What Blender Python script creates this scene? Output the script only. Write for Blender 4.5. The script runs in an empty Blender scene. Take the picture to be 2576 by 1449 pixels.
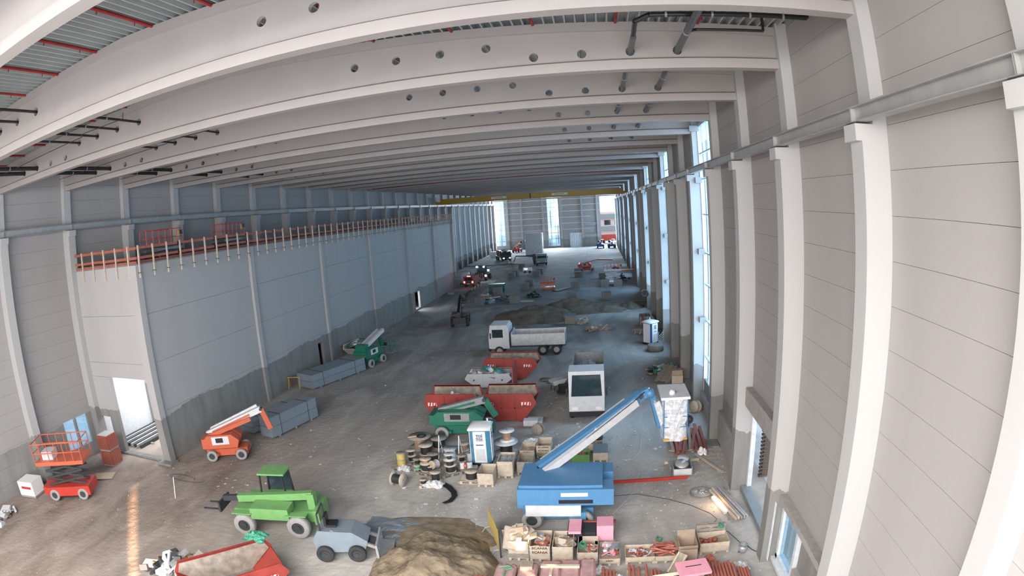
import bpy, bmesh, math, random
from mathutils import Vector, Matrix, Euler, noise
random.seed(7)
PI = math.pi
S = bpy.context.scene
C = S.collection

# ---------------------------------------------------------------- camera (a real wide-angle security lens)
CAM_H = 13.2806
YAW, PITCH, ROLL = -0.15509, -0.13727, -0.06412
F_PX, K1, K2 = 1431.8792, -0.02361, -0.01444
cam_data = bpy.data.cameras.new('site_camera')
cam = bpy.data.objects.new('site_camera', cam_data)
C.objects.link(cam)
S.camera = cam
cy_, sy_, cp_, sp_ = math.cos(YAW), math.sin(YAW), math.cos(PITCH), math.sin(PITCH)
fwd = Vector((sy_*cp_, cy_*cp_, sp_)); right = Vector((cy_, -sy_, 0)); up = right.cross(fwd)
cr_, sr_ = math.cos(ROLL), math.sin(ROLL)
r_ax = right*cr_ + up*sr_; u_ax = -right*sr_ + up*cr_
cam.matrix_world = Matrix(((r_ax.x, u_ax.x, -fwd.x, 0), (r_ax.y, u_ax.y, -fwd.y, 0), (r_ax.z, u_ax.z, -fwd.z, CAM_H), (0, 0, 0, 1)))
cam_data.type = 'PANO'
cam_data.panorama_type = 'FISHEYE_LENS_POLYNOMIAL'
cam_data.sensor_fit = 'HORIZONTAL'
cam_data.sensor_width = 36.0
cam_data.sensor_height = 36.0*1449/2576
cam_data.fisheye_fov = PI
cam_data.clip_end = 2000
# the measured lens curve r = f (a + k1 a^3 + k2 a^5), inverted to a(r) by a small least-squares fit in millimetres
import numpy as np
_a = np.linspace(0.01, 1.15, 200)
_r = F_PX*(_a + K1*_a**3 + K2*_a**5)*36.0/2576
_A = np.stack([_r, _r**2, _r**3, _r**4], 1)
_k = np.linalg.lstsq(_A, _a, rcond=None)[0]
cam_data.fisheye_polynomial_k0 = 0.0
cam_data.fisheye_polynomial_k1 = -float(_k[0])
cam_data.fisheye_polynomial_k2 = -float(_k[1])
cam_data.fisheye_polynomial_k3 = -float(_k[2])
cam_data.fisheye_polynomial_k4 = -float(_k[3])

# ---------------------------------------------------------------- sky, sun, large lights, exposure
W = bpy.data.worlds.new('World'); S.world = W; W.use_nodes = True
bg = W.node_tree.nodes['Background']
bg.inputs[0].default_value = (0.74, 0.87, 1.0, 1); bg.inputs[1].default_value = 2.0
def area(name, loc, rot, sx, sy, power, col):
    l = bpy.data.lights.new(name, 'AREA'); l.shape = 'RECTANGLE'; l.size = sx; l.size_y = sy
    l.energy = power; l.color = col
    o = bpy.data.objects.new(name, l); o.location = loc; o.rotation_euler = rot; C.objects.link(o); return o
sun = bpy.data.lights.new('low_sun', 'SUN'); sun.energy = 30; sun.color = (1.0, 0.62, 0.34); sun.angle = 0.009
so = bpy.data.objects.new('low_sun', sun); C.objects.link(so)
so.rotation_euler = Vector((-0.688, 0.726, -0.19)).to_track_quat('-Z', 'Y').to_euler()
# soft fills added behind the camera, then daylight at the long window bays
area('rear_fill', (-11.0, -5.0, 17.0), (math.radians(27), 0, 0), 32, 9, 12500, (1.0, 0.955, 0.92))
area('rear_fill', (-12.0, -18.0, 8.5), (math.radians(84), 0, 0), 32, 13, 7600, (1.0, 0.96, 0.94))
WIN_BAYS = [4, 7, 10, 13, 16, 19, 22, 25, 28]
for _i in WIN_BAYS:
    area('window_daylight', (7.6, 6.18+6*_i+2.7, 9.5), (0, PI/2, 0), 17, 5.2, 1900, (0.66, 0.82, 1.0))
area('near_bay_fill', (6.0, -6.0, 9.0), (0, PI/2, 0), 14, 18, 3800, (0.70, 0.84, 1.0))  # cool fill added beside the camera, before closed wall panels
for _x, _w in ((-31.4, 3.5), (-13.8, 3.6), (4.1, 5.2)):
    area('far_window_daylight', (_x, 182.6, 8.5), (-PI/2, 0, 0), _w, 15, 5600, (0.80, 0.90, 1.0))
S.view_settings.view_transform = 'Standard'
S.view_settings.look = 'None'
S.view_settings.gamma = 1
S.view_settings.use_curve_mapping = False
S.view_settings.exposure = 0.38
try:
    S.cycles.use_denoising = True
    S.cycles.max_bounces = 8; S.cycles.diffuse_bounces = 5; S.cycles.sample_clamp_indirect = 4.0
    S.cycles.caustics_reflective = False; S.cycles.caustics_refractive = False
except Exception:
    pass

# ---------------------------------------------------------------- materials
MATS = {}
def mat(name, col, rough=0.65, metal=0.0, var=0.12, scale=4.0, bump=0.0, bscale=30.0, emit=0.0, col2=None, alpha=None):
    if name in MATS: return MATS[name]
    m = bpy.data.materials.new(name); m.use_nodes = True; MATS[name] = m
    nt = m.node_tree; b = nt.nodes['Principled BSDF']
    b.inputs['Roughness'].default_value = rough; b.inputs['Metallic'].default_value = metal
    tc = nt.nodes.new('ShaderNodeTexCoord')
    n = nt.nodes.new('ShaderNodeTexNoise'); n.inputs['Scale'].default_value = scale; n.inputs['Detail'].default_value = 5
    nt.links.new(tc.outputs['Object'], n.inputs['Vector'])
    r = nt.nodes.new('ShaderNodeValToRGB'); r.color_ramp.elements[0].position = 0.3; r.color_ramp.elements[1].position = 0.7
    c2 = col2 or tuple(max(0, c*(1-2*var)) for c in col)
    r.color_ramp.elements[0].color = (*c2, 1); r.color_ramp.elements[1].color = (*col, 1)
    nt.links.new(n.outputs['Fac'], r.inputs['Fac']); nt.links.new(r.outputs['Color'], b.inputs['Base Color'])
    if bump:
        n2 = nt.nodes.new('ShaderNodeTexNoise'); n2.inputs['Scale'].default_value = bscale; n2.inputs['Detail'].default_value = 6
        nt.links.new(tc.outputs['Object'], n2.inputs['Vector'])
        bp = nt.nodes.new('ShaderNodeBump'); bp.inputs['Strength'].default_value = bump; bp.inputs['Distance'].default_value = 0.05
        nt.links.new(n2.outputs['Fac'], bp.inputs['Height']); nt.links.new(bp.outputs['Normal'], b.inputs['Normal'])
    if emit:
        b.inputs['Emission Color'].default_value = (*col, 1); b.inputs['Emission Strength'].default_value = emit
    if alpha is not None:
        b.inputs['Alpha'].default_value = alpha
    return m

def painted(name, col, low, z0, wav=0.25, streak=False):
    """paint that ends in a ragged edge at about z0; bare concrete below it"""
    m = bpy.data.materials.new(name); m.use_nodes = True; MATS[name] = m
    nt = m.node_tree; N = nt.nodes; L = nt.links; b = N['Principled BSDF']; b.inputs['Roughness'].default_value = 0.7
    g = N.new('ShaderNodeNewGeometry'); sep = N.new('ShaderNodeSeparateXYZ'); L.new(g.outputs['Position'], sep.inputs[0])
    n1 = N.new('ShaderNodeTexNoise'); n1.inputs['Scale'].default_value = 0.22; n1.inputs['Detail'].default_value = 3
    mp = N.new('ShaderNodeMapping'); mp.inputs['Scale'].default_value = (1, 1, 0.06)
    L.new(g.outputs['Position'], mp.inputs[0]); L.new(mp.outputs[0], n1.inputs['Vector'])
    n3 = N.new('ShaderNodeTexNoise'); n3.inputs['Scale'].default_value = 2.4; n3.inputs['Detail'].default_value = 4
    L.new(mp.outputs[0], n3.inputs['Vector'])
    a = N.new('ShaderNodeMath'); a.operation = 'MULTIPLY_ADD'; a.inputs[1].default_value = wav*7; a.inputs[2].default_value = z0-wav*3.5
    L.new(n1.outputs['Fac'], a.inputs[0])
    a2 = N.new('ShaderNodeMath'); a2.operation = 'MULTIPLY_ADD'; a2.inputs[1].default_value = wav*2.2
    L.new(n3.outputs['Fac'], a2.inputs[0]); L.new(a.outputs[0], a2.inputs[2])
    lt = N.new('ShaderNodeMath'); lt.operation = 'LESS_THAN'; L.new(sep.outputs['Z'], lt.inputs[0]); L.new(a2.outputs[0], lt.inputs[1])
    def tone(c, sc, v):
        n = N.new('ShaderNodeTexNoise'); n.inputs['Scale'].default_value = sc; n.inputs['Detail'].default_value = 6
        mq = N.new('ShaderNodeMapping'); mq.inputs['Scale'].default_value = (1, 1, 0.25)
        L.new(g.outputs['Position'], mq.inputs[0]); L.new(mq.outputs[0], n.inputs['Vector'])
        r = N.new('ShaderNodeValToRGB'); r.color_ramp.elements[0].position = .3; r.color_ramp.elements[1].position = .7
        r.color_ramp.elements[0].color = (*[x*(1-v) for x in c], 1); r.color_ramp.elements[1].color = (*c, 1)
        L.new(n.outputs['Fac'], r.inputs[0]); return r
    t1 = tone(col, 0.5, 0.07); t2 = tone(low, 1.6, 0.28)
    mx = N.new('ShaderNodeMix'); mx.data_type = 'RGBA'
    L.new(lt.outputs[0], mx.inputs['Factor']); L.new(t1.outputs[0], mx.inputs['A']); L.new(t2.outputs[0], mx.inputs['B'])
    L.new(mx.outputs['Result'], b.inputs['Base Color'])
    return m

def glassmat(name, tint=(0.75, 0.88, 0.95), clear=0.85):
    m = bpy.data.materials.new(name); m.use_nodes = True; MATS[name] = m
    nt = m.node_tree; N = nt.nodes; L = nt.links
    N.remove(N['Principled BSDF']); out = N['Material Output']
    t = N.new('ShaderNodeBsdfTransparent'); t.inputs[0].default_value = (*tint, 1)
    g = N.new('ShaderNodeBsdfGlossy'); g.inputs['Roughness'].default_value = 0.05
    mx = N.new('ShaderNodeMixShader'); mx.inputs[0].default_value = 1-clear
    L.new(t.outputs[0], mx.inputs[1]); L.new(g.outputs[0], mx.inputs[2]); L.new(mx.outputs[0], out.inputs[0])
    return m

def filmmat(name, col=(0.85, 0.87, 0.9)):
    m = bpy.data.materials.new(name); m.use_nodes = True; MATS[name] = m
    nt = m.node_tree; N = nt.nodes; L = nt.links; b = N['Principled BSDF']
    b.inputs['Base Color'].default_value = (*col, 1); b.inputs['Roughness'].default_value = 0.22
    tc = N.new('ShaderNodeTexCoord'); n = N.new('ShaderNodeTexNoise'); n.inputs['Scale'].default_value = 6.5; n.inputs['Detail'].default_value = 8; n.inputs['Distortion'].default_value = 0.7
    L.new(tc.outputs['Object'], n.inputs['Vector'])
    r = N.new('ShaderNodeValToRGB'); r.color_ramp.elements[0].position = .38; r.color_ramp.elements[1].position = .62
    r.color_ramp.elements[0].color = (.5, .5, .5, 1); r.color_ramp.elements[1].color = (.82, .82, .82, 1)
    L.new(n.outputs['Fac'], r.inputs[0]); L.new(r.outputs[0], b.inputs['Alpha'])
    bp = N.new('ShaderNodeBump'); bp.inputs['Strength'].default_value = 0.5; bp.inputs['Distance'].default_value = 0.05
    L.new(n.outputs['Fac'], bp.inputs['Height']); L.new(bp.outputs[0], b.inputs['Normal'])
    return m

GREY_LOW = (0.27, 0.265, 0.255)
M_col = painted('column_paint', (0.42, 0.42, 0.42), GREY_LOW, 2.75, 0.32)
M_wall = painted('wall_paint', (0.345, 0.33, 0.325), GREY_LOW, 2.6, 0.16)
M_box = painted('inner_wall_paint', (0.42, 0.415, 0.415), GREY_LOW, 2.75, 0.16)
M_beam = mat('precast_beam', (0.36, 0.335, 0.325), 0.7, var=0.04, scale=0.6, bump=0.03)
M_joint = mat('dark_joint', (0.18, 0.17, 0.165), 0.9)
M_deck = mat('galvanised_deck', (0.50, 0.53, 0.52), 0.38, 0.45, var=0.05, scale=0.8)
M_redpipe = mat('red_pipe_paint', (0.30, 0.018, 0.018), 0.4)
M_blackpipe = mat('black_pipe', (0.018, 0.018, 0.02), 0.35)
M_greypipe = mat('dark_grey_pipe', (0.09, 0.095, 0.10), 0.35)
M_steel = mat('grey_steel', (0.36, 0.36, 0.355), 0.45, 0.3, var=0.08, scale=2)
M_lsteel = mat('light_steel', (0.62, 0.63, 0.64), 0.35, 0.5)
M_dsteel = mat('dark_steel', (0.06, 0.065, 0.07), 0.5, 0.3)
M_yellow = mat('crane_yellow', (0.50, 0.30, 0.035), 0.4, var=0.05)
M_slab = mat('concrete_slab', (0.28, 0.30, 0.31), 0.85, var=0.16, scale=0.35, bump=0.05, bscale=6)
M_block = mat('rough_concrete', (0.24, 0.235, 0.22), 0.85, var=0.15, scale=3, bump=0.2)
M_sand = mat('sand', (0.30, 0.235, 0.16), 0.95, var=0.22, scale=2.5, bump=1.0, bscale=9)
M_dsand = mat('grey_sand', (0.20, 0.17, 0.135), 0.95, var=0.25, scale=1.2, bump=1.0, bscale=5)
M_wood = mat('pale_wood', (0.62, 0.53, 0.42), 0.7, var=0.12, scale=6)
M_wood2 = mat('weathered_wood', (0.36, 0.32, 0.27), 0.8, var=0.15, scale=6)
M_ply = mat('plywood', (0.50, 0.40, 0.29), 0.7, var=0.1, scale=5)
M_redwood = mat('red_stained_wood', (0.38, 0.11, 0.075), 0.7, var=0.15, scale=5)
M_board = mat('red_guard_board', (0.42, 0.12, 0.08), 0.6, var=0.15, scale=3)
M_card = mat('cardboard', (0.45, 0.35, 0.26), 0.85, var=0.07)
M_pink = mat('pink_insulation', (0.80, 0.36, 0.46), 0.6, var=0.04)
M_pinkwrap = mat('pink_wrap', (0.58, 0.36, 0.36), 0.3, var=0.2, scale=3, bump=0.5, bscale=5)
M_redduct = mat('orange_red_duct', (0.44, 0.14, 0.10), 0.4, var=0.1)
M_red = mat('machine_red', (0.50, 0.045, 0.03), 0.4, var=0.08, scale=2)
M_skip = mat('skip_red', (0.36, 0.05, 0.038), 0.5, var=0.15, scale=1.5)
M_orange = mat('machine_orange', (0.55, 0.12, 0.06), 0.4, var=0.06)
M_blue = mat('machine_blue', (0.09, 0.25, 0.46), 0.35, var=0.05)
M_green = mat('machine_green', (0.05, 0.30, 0.10), 0.4, var=0.08)
M_lime = mat('machine_lime', (0.17, 0.37, 0.13), 0.4, var=0.08)
M_dgreen = mat('machine_dark_green', (0.02, 0.17, 0.11), 0.4, var=0.08)
M_white = mat('white_paint', (0.80, 0.80, 0.80), 0.4, var=0.03)
M_offwhite = mat('off_white', (0.62, 0.63, 0.65), 0.5, var=0.06)
M_black = mat('black_plastic', (0.02, 0.02, 0.022), 0.45)
M_rust = mat('rusty_inside', (0.42, 0.36, 0.30), 0.8, var=.25, scale=3)
M_tyre = mat('grey_tyre', (0.34, 0.33, 0.32), 0.8, var=0.1)
M_btyre = mat('black_tyre', (0.035, 0.035, 0.035), 0.8)
M_grey = mat('mid_grey', (0.30, 0.31, 0.32), 0.5)
M_bgrey = mat('blue_grey_metal', (0.24, 0.29, 0.33), 0.4, 0.2, var=0.06)
M_cable = mat('black_cable', (0.03, 0.035, 0.035), 0.4, var=0.2, scale=20, bump=0.3, bscale=60)
M_ycable = mat('yellow_cable', (0.62, 0.47, 0.14), 0.5)
M_gcable = mat('green_cable', (0.10, 0.36, 0.22), 0.5)
M_wcable = mat('white_cable', (0.74, 0.76, 0.80), 0.4)
M_copper = mat('bare_wood_drum', (0.40, 0.26, 0.17), 0.6, var=0.2, scale=8)
M_tblue = mat('toilet_blue', (0.10, 0.32, 0.50), 0.4)
M_tdblue = mat('toilet_dark_blue', (0.02, 0.09, 0.30), 0.4)
M_navy = mat('navy_print', (0.01, 0.05, 0.22), 0.5)
M_print = mat('black_print', (0.05, 0.03, 0.02), 0.6)
M_redprint = mat('red_print', (0.6, 0.03, 0.03), 0.5)
M_foil = filmmat('plastic_film')
M_sheet = mat('translucent_white_sheet', (0.72, 0.76, 0.80), 0.3, var=0.1, scale=2, bump=0.6, bscale=3)
M_glass = glassmat('window_glass')
M_dglass = mat('dark_cab_glass', (0.03, 0.05, 0.06), 0.08)
M_frame = mat('window_frame_white', (0.70, 0.74, 0.78), 0.4)
M_lampred = mat('tail_lamp', (1.0, 0.06, 0.05), 0.4, emit=14)
M_lampwhite = mat('head_lamp', (0.85, 0.88, 1.0), 0.4, emit=22)
M_glow = mat('glow_tube', (1, 0.90, 0.78), 0.4, emit=5)  # emission imitates sunlight on the strip near the doorway
M_debris = mat('white_debris', (0.66, 0.65, 0.63), 0.8)
M_pebble = mat('pebble', (0.55, 0.54, 0.52), 0.85, var=0.3, scale=1.0)
M_out = mat('outside_ground', (0.66, 0.69, 0.72), 0.9, var=0.2, scale=0.6, bump=0.5, bscale=3)
M_lint = mat('lintel_concrete', (0.36, 0.345, 0.33), 0.8, var=.1)
M_brick = mat('outside_brick', (0.16, 0.12, 0.10), 0.8)
M_gtarp = mat('green_tarpaulin', (0.05, 0.30, 0.19), 0.5, bump=0.4, bscale=4)
M_orangeface = mat('salmon_facade', (0.85, 0.66, 0.60), 0.7)

def dirt():
    m = bpy.data.materials.new('compacted_dirt'); m.use_nodes = True
    nt = m.node_tree; N = nt.nodes; L = nt.links; b = N['Principled BSDF']; b.inputs['Roughness'].default_value = 0.92
    g = N.new('ShaderNodeNewGeometry'); sep = N.new('ShaderNodeSeparateXYZ'); L.new(g.outputs['Position'], sep.inputs[0])
    def noise_(scale, det=6, dist=0.0, sx=1, sy=1):
        mp = N.new('ShaderNodeMapping'); mp.inputs['Scale'].default_value = (sx, sy, 1)
        L.new(g.outputs['Position'], mp.inputs[0])
        n = N.new('ShaderNodeTexNoise'); n.inputs['Scale'].default_value = scale; n.inputs['Detail'].default_value = det
        n.inputs['Distortion'].default_value = dist; L.new(mp.outputs[0], n.inputs['Vector']); return n
    def ramp(src, c0, c1, p0=.35, p1=.65):
        r = N.new('ShaderNodeValToRGB'); r.color_ramp.elements[0].position = p0; r.color_ramp.elements[1].position = p1
        r.color_ramp.elements[0].color = (*c0, 1); r.color_ramp.elements[1].color = (*c1, 1); L.new(src, r.inputs[0]); return r
    def mix(f, a, c, mode='MIX'):
        mx = N.new('ShaderNodeMix'); mx.data_type = 'RGBA'; mx.blend_type = mode
        if isinstance(f, float): mx.inputs['Factor'].default_value = f
        else: L.new(f, mx.inputs['Factor'])
        L.new(a, mx.inputs['A']); L.new(c, mx.inputs['B']); return mx.outputs['Result']
    brown = ramp(noise_(0.6, 8, 0.6, 1.0, 0.5).outputs[0], (0.19, 0.15, 0.125), (0.32, 0.265, 0.23))
    grey = ramp(noise_(0.5, 9, 0.8, 1.0, 0.5).outputs[0], (0.36, 0.34, 0.315), (0.55, 0.53, 0.50))
    xr = N.new('ShaderNodeMapRange'); xr.inputs['From Min'].default_value = -21; xr.inputs['From Max'].default_value = -9
    n = noise_(0.15, 4)
    ad = N.new('ShaderNodeMath'); ad.operation = 'MULTIPLY_ADD'; ad.inputs[1].default_value = 14; 
    L.new(n.outputs[0], ad.inputs[0]); L.new(sep.outputs['X'], ad.inputs[2])
    sb = N.new('ShaderNodeMath'); sb.operation = 'SUBTRACT'; sb.inputs[1].default_value = 7; L.new(ad.outputs[0], sb.inputs[0])
    L.new(sb.outputs[0], xr.inputs['Value'])
    base = mix(xr.outputs[0], brown.outputs[0], grey.outputs[0])
    # farther in the ground blends into a mid grey-brown
    yr = N.new('ShaderNodeMapRange'); yr.inputs['From Min'].default_value = 24; yr.inputs['From Max'].default_value = 44
    L.new(sep.outputs['Y'], yr.inputs['Value'])
    far_tone = ramp(noise_(0.35, 8, 1.0, 1.0, 0.4).outputs[0], (0.25, 0.23, 0.215), (0.45, 0.43, 0.405))
    base = mix(yr.outputs[0], base, far_tone.outputs[0])
    speck = ramp(noise_(9, 3).outputs[0], (0, 0, 0), (1, 1, 1), .66, .70)
    wh = N.new('ShaderNodeRGB'); wh.outputs[0].default_value = (0.45, 0.44, 0.42, 1)
    base = mix(speck.outputs[0], base, wh.outputs[0])
    L.new(base, b.inputs['Base Color'])
    bp = N.new('ShaderNodeBump'); bp.inputs['Strength'].default_value = 0.7; bp.inputs['Distance'].default_value = 0.08
    L.new(noise_(2.6, 10, 0.3).outputs[0], bp.inputs['Height']); L.new(bp.outputs[0], b.inputs['Normal'])
    return m
M_dirt = dirt()

# ---------------------------------------------------------------- mesh helpers
class B:
    def __init__(s): s.v = []; s.f = []; s.sm = []; s.st = []
    def add(s, vs, fs, smooth=False):
        o = len(s.v); s.st.append((o, len(s.f))); s.v += [tuple(v) for v in vs]
        s.f += [tuple(i+o for i in f) for f in fs]; s.sm += [smooth]*len(fs); return s
    def b(s, x0, y0, z0, x1, y1, z1):
        vs = [(x, y, z) for x in (x0, x1) for y in (y0, y1) for z in (z0, z1)]
        return s.add(vs, [(0, 1, 3, 2), (4, 6, 7, 5), (0, 4, 5, 1), (2, 3, 7, 6), (0, 2, 6, 4), (1, 5, 7, 3)])
    def ob(s, c, size, rot=(0, 0, 0)):
        R = Euler(rot).to_matrix(); c = Vector(c); h = [d/2 for d in size]
        vs = [c + R @ Vector((x*h[0], y*h[1], z*h[2])) for x in (-1, 1) for y in (-1, 1) for z in (-1, 1)]
        return s.add(vs, [(0, 1, 3, 2), (4, 6, 7, 5), (0, 4, 5, 1), (2, 3, 7, 6), (0, 2, 6, 4), (1, 5, 7, 3)])
    def bar(s, p, q, w, h=None):
        """rectangular bar from p to q"""
        p = Vector(p); q = Vector(q); d = (q-p).normalized(); h = h or w
        u = d.cross(Vector((0, 0, 1)))
        if u.length < 1e-3: u = Vector((1, 0, 0))
        u.normalize(); w_ = u.cross(d)
        vs = [e + u*a*w/2 + w_*c*h/2 for e in (p, q) for a, c in ((-1, -1), (1, -1), (1, 1), (-1, 1))]
        return s.add(vs, [(0, 1, 5, 4), (1, 2, 6, 5), (2, 3, 7, 6), (3, 0, 4, 7), (3, 2, 1, 0), (4, 5, 6, 7)])
    def tube(s, p, q, r, n=10, r2=None, caps=True):
        p = Vector(p); q = Vector(q); d = (q-p).normalized(); r2 = r if r2 is None else r2
        u = d.cross(Vector((0, 0, 1)))
        if u.length < 1e-3: u = Vector((1, 0, 0))
        u.normalize(); w = u.cross(d); vs = []
        for e, rr in ((p, r), (q, r2)):
            for i in range(n):
                a = 2*PI*i/n; vs.append(e + (u*math.cos(a) + w*math.sin(a))*rr)
        s.add(vs, [(i, (i+1) % n, n+(i+1) % n, n+i) for i in range(n)], True)
        if caps:
            s.add(vs[:n], [tuple(reversed(range(n)))]); s.add(vs[n:], [tuple(range(n))])
        return s
    def path(s, pts, r, n=6):
        for a, c in zip(pts, pts[1:]): s.tube(a, c, r, n)
        return s
    def lathe(s, prof, n=20, c=(0, 0, 0), M=None):
        vs = []
        for (r, z) in prof:
            for i in range(n):
                a = 2*PI*i/n; v = Vector((r*math.cos(a), r*math.sin(a), z))
                if M is not None: v = M @ v
                vs.append(v + Vector(c))
        m = len(prof)
        s.add(vs, [(j*n+i, j*n+(i+1) % n, (j+1)*n+(i+1) % n, (j+1)*n+i) for j in range(m-1) for i in range(n)], True)
        return s
    def prism(s, pts, a0, a1, axis='y'):
        """closed 2-D outline (counter-clockwise) swept along an axis"""
        def P(u, w, t): return {'y': (u, t, w), 'x': (t, u, w), 'z': (u, w, t)}[axis]
        n = len(pts); vs = [P(u, w, a0) for u, w in pts] + [P(u, w, a1) for u, w in pts]
        return s.add(vs, [(i, (i+1) % n, n+(i+1) % n, n+i) for i in range(n)] + [tuple(reversed(range(n))), tuple(range(n, 2*n))])
    def mesh(s, name, m):
        me = bpy.data.meshes.new(name); me.from_pydata(s.v, [], s.f); me.materials.append(m)
        me.polygons.foreach_set('use_smooth', s.sm)
        bm = bmesh.new(); bm.from_mesh(me); bmesh.ops.recalc_face_normals(bm, faces=bm.faces); bm.to_mesh(me); bm.free()
        return me

SPLIT = {'bearer', 'mudguard', 'toe_board', 'door_frame', 'window_frame', 'slab_edge', 'plinth_panel', 'bed_side', 'girder_flange', 'window_pane', 'inner_partition', 'rim', 'wall_backing', 'turret', 'seat', 'frame_side', 'profile', 'ground_outside', 'timber_t'}
def obj(name, bb, m, parent=None, loc=None, rz=0, label=None, kind=None):
    if isinstance(bb, B) and name in SPLIT and kind is None and len(bb.st) > 1 and parent is not None:
        st = bb.st + [(len(bb.v), len(bb.f))]; o = None
        for (v0, f0), (v1, f1) in zip(st, st[1:]):
            c = B(); c.v = bb.v[v0:v1]; c.f = [tuple(i-v0 for i in f) for f in bb.f[f0:f1]]; c.sm = bb.sm[f0:f1]; c.st = [(0, 0)]
            o = obj(name, c, m, parent, loc, rz, label)
        return o
    me = bb.mesh(name, m) if isinstance(bb, B) else bb
    o = bpy.data.objects.new(name, me); C.objects.link(o)
    if parent is not None: o.parent = parent
    if loc is not None: o.location = loc
    if rz: o.rotation_euler = (0, 0, rz)
    if label: o['label'] = label
    if kind: o['kind'] = kind
    return o
def piece(name, me, parent, loc=(0, 0, 0), rot=None, scale=None):
    o = bpy.data.objects.new(name, me); C.objects.link(o); o.parent = parent; o.location = loc
    if rot: o.rotation_euler = rot
    if scale: o.scale = scale
    return o
def tag(o, label, cat, group=None):
    o['label'] = label; o['category'] = cat
    if group: o['group'] = group
    return o
def thing(name, label, cat, loc=(0, 0, 0), rz=0, group=None):
    o = bpy.data.objects.new(name, None); C.objects.link(o); o.location = loc; o.rotation_euler = (0, 0, rz)
    o.empty_display_size = 0.3
    return tag(o, label, cat, group)
def struct(name):
    o = bpy.data.objects.new(name, None); C.objects.link(o); o['kind'] = 'structure'; return o
def text(parent, s, size, loc, rot, m, name='lettering', sx=1.0):
    c = bpy.data.curves.new(name, 'FONT'); c.body = s; c.size = size; c.extrude = 0.004; c.align_x = 'CENTER'; c.align_y = 'CENTER'
    c.resolution_u = 2; c.offset = size*0.02
    c.materials.append(m)
    tmp = bpy.data.objects.new(name, c); C.objects.link(tmp); bpy.context.view_layer.update()
    me = bpy.data.meshes.new_from_object(tmp.evaluated_get(bpy.context.evaluated_depsgraph_get())); bpy.data.objects.remove(tmp)
    o = bpy.data.objects.new(name, me); C.objects.link(o); o.parent = parent; o.location = loc; o.rotation_euler = rot; o.scale = (sx, 1, 1)
    return o

# ================================================================ THE HALL
XR, XL = 6.75, -32.99          # wall faces
MID = -13.12                   # centre line of the roof
Y0, Y1 = -20.0, 183.0
def far_edge(n): return 6.18 + 6*n
def ztop(x): return 19.70 - 0.0365*abs(x-MID)
NB = 30                        # columns 0..29
BELOW = -0.25

# ---- floor
def ground_z(x, y):
    return 0.05*noise.noise(Vector((x*0.25, y*0.25, 0))) + 0.02*noise.noise(Vector((x*1.3, y*1.3, 3)))
def make_floor():
    fl = struct('floor')
    nx, ny = 110, 300
    xs = [-34+42*i/nx for i in range(nx+1)]
    ys = [Y0 + 158*(j/ny)**1.15 for j in range(ny+1)]
    vs = [(x, y, ground_z(x, y) - 0.03) for y in ys for x in xs]
    fs = [(j*(nx+1)+i, j*(nx+1)+i+1, (j+1)*(nx+1)+i+1, (j+1)*(nx+1)+i) for j in range(ny) for i in range(nx)]
    b = B(); b.add(vs, fs, True)
    obj('dirt_ground', b, M_dirt, fl)
    # concrete slab: poured fields with joints
    k = 0
    for y0, y1 in ((76.8, 88), (88, 100), (100, 112), (112, 124), (124, 136.2)):
        for x0, x1 in ((-19.1, -10.2), (-10.2, -1.6), (-1.6, 6.6)):
            bb = B().b(x0+.012, y0+.012, BELOW, x1-.012, y1-.012, 0.12)
            obj('slab_field', bb, M_slab, fl)
    for y0, y1 in ((136.2, 148), (148, 160), (160, 172), (172, 183)):
        for x0, x1 in ((-33.5, -24), (-24, -13.5), (-13.5, -3), (-3, 6.7)):
            obj('slab_field', B().b(x0+.012, y0+.012, BELOW, x1-.012, y1-.012, 0.12), M_slab, fl)
    obj('slab_edge', B().b(-19.25, 76.65, BELOW, 6.6, 76.79, 0.14).b(-19.25, 76.65, BELOW, -19.1, 136.2, 0.14).b(-33.5, 136.05, BELOW, -19.1, 136.2, 0.14), M_block, fl)
    # loose stones
    random.seed(3)
    b = B()
    for i in range(5200):
        if i < 3600: x, y = random.uniform(-9, 6.5), random.uniform(15.5, 32)
        else: x, y = random.uniform(-30, 6.5), random.uniform(15, 60)
        if x < -25.3 and y > 23: continue
        r = random.choice((.014, .022, .032, .045)) * random.uniform(.7, 1.3)
        z = ground_z(x, y) - .03
        a = random.random()*6
        vs = [(x+r*math.cos(a), y+r*math.sin(a), z), (x+r*math.cos(a+2), y+r*math.sin(a+2), z), (x+r*math.cos(a+4), y+r*math.sin(a+4), z), (x, y, z+r*.9)]
        b.add(vs, [(0, 1, 3), (1, 2, 3), (2, 0, 3)])
    obj('loose_stones', b, M_pebble, fl, kind='stuff')
make_floor()

# ---- walls
ZR = [-0.19+1.007*k for k in range(20)]
def wall_panel_mesh(y0, y1, z0, z1, side):
    b = B(); g = 0.004
    if side > 0: b.b(XR, y0, z0+g, XR+.16, y1, z1-g)
    else: b.b(XL-.16, y0, z0+g, XL, y1, z1-g)
    return b
def column(side, n, parent):
    yf = far_edge(n); yn = yf-0.62; b = B()
    c1, c0 = 0.0, 0.0
    def bx(xi, z0, z1, ya=yn, yb=yf, xo=XR+.05):
        if side > 0: b.b(xi, ya, z0, xo, yb, z1)
        else: b.b(2*MID-xo, ya, z0, 2*MID-xi, yb, z1)
    bx(6.04, BELOW, 14.55)
    bx(5.88, 14.55, 14.93)      # corbel
    bx(6.37, 14.93, 19.1)
    o = obj('column', b, M_col, parent)
    pl = B()
    ym = yn+.31
    x = 6.08
    if side < 0: x = 2*MID-x
    pl.b(x-.17, ym-.2, 14.93, x+.17, ym+.2, 14.97)
    obj('bearing_plate', pl, M_dsteel, o)
OPEN_R = {1: 'low', 2: 'door', 3: 'plinth'}
for i in WIN_BAYS: OPEN_R[i] = 'win'
wr = struct('wall_right'); wl = struct('wall_left')
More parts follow.
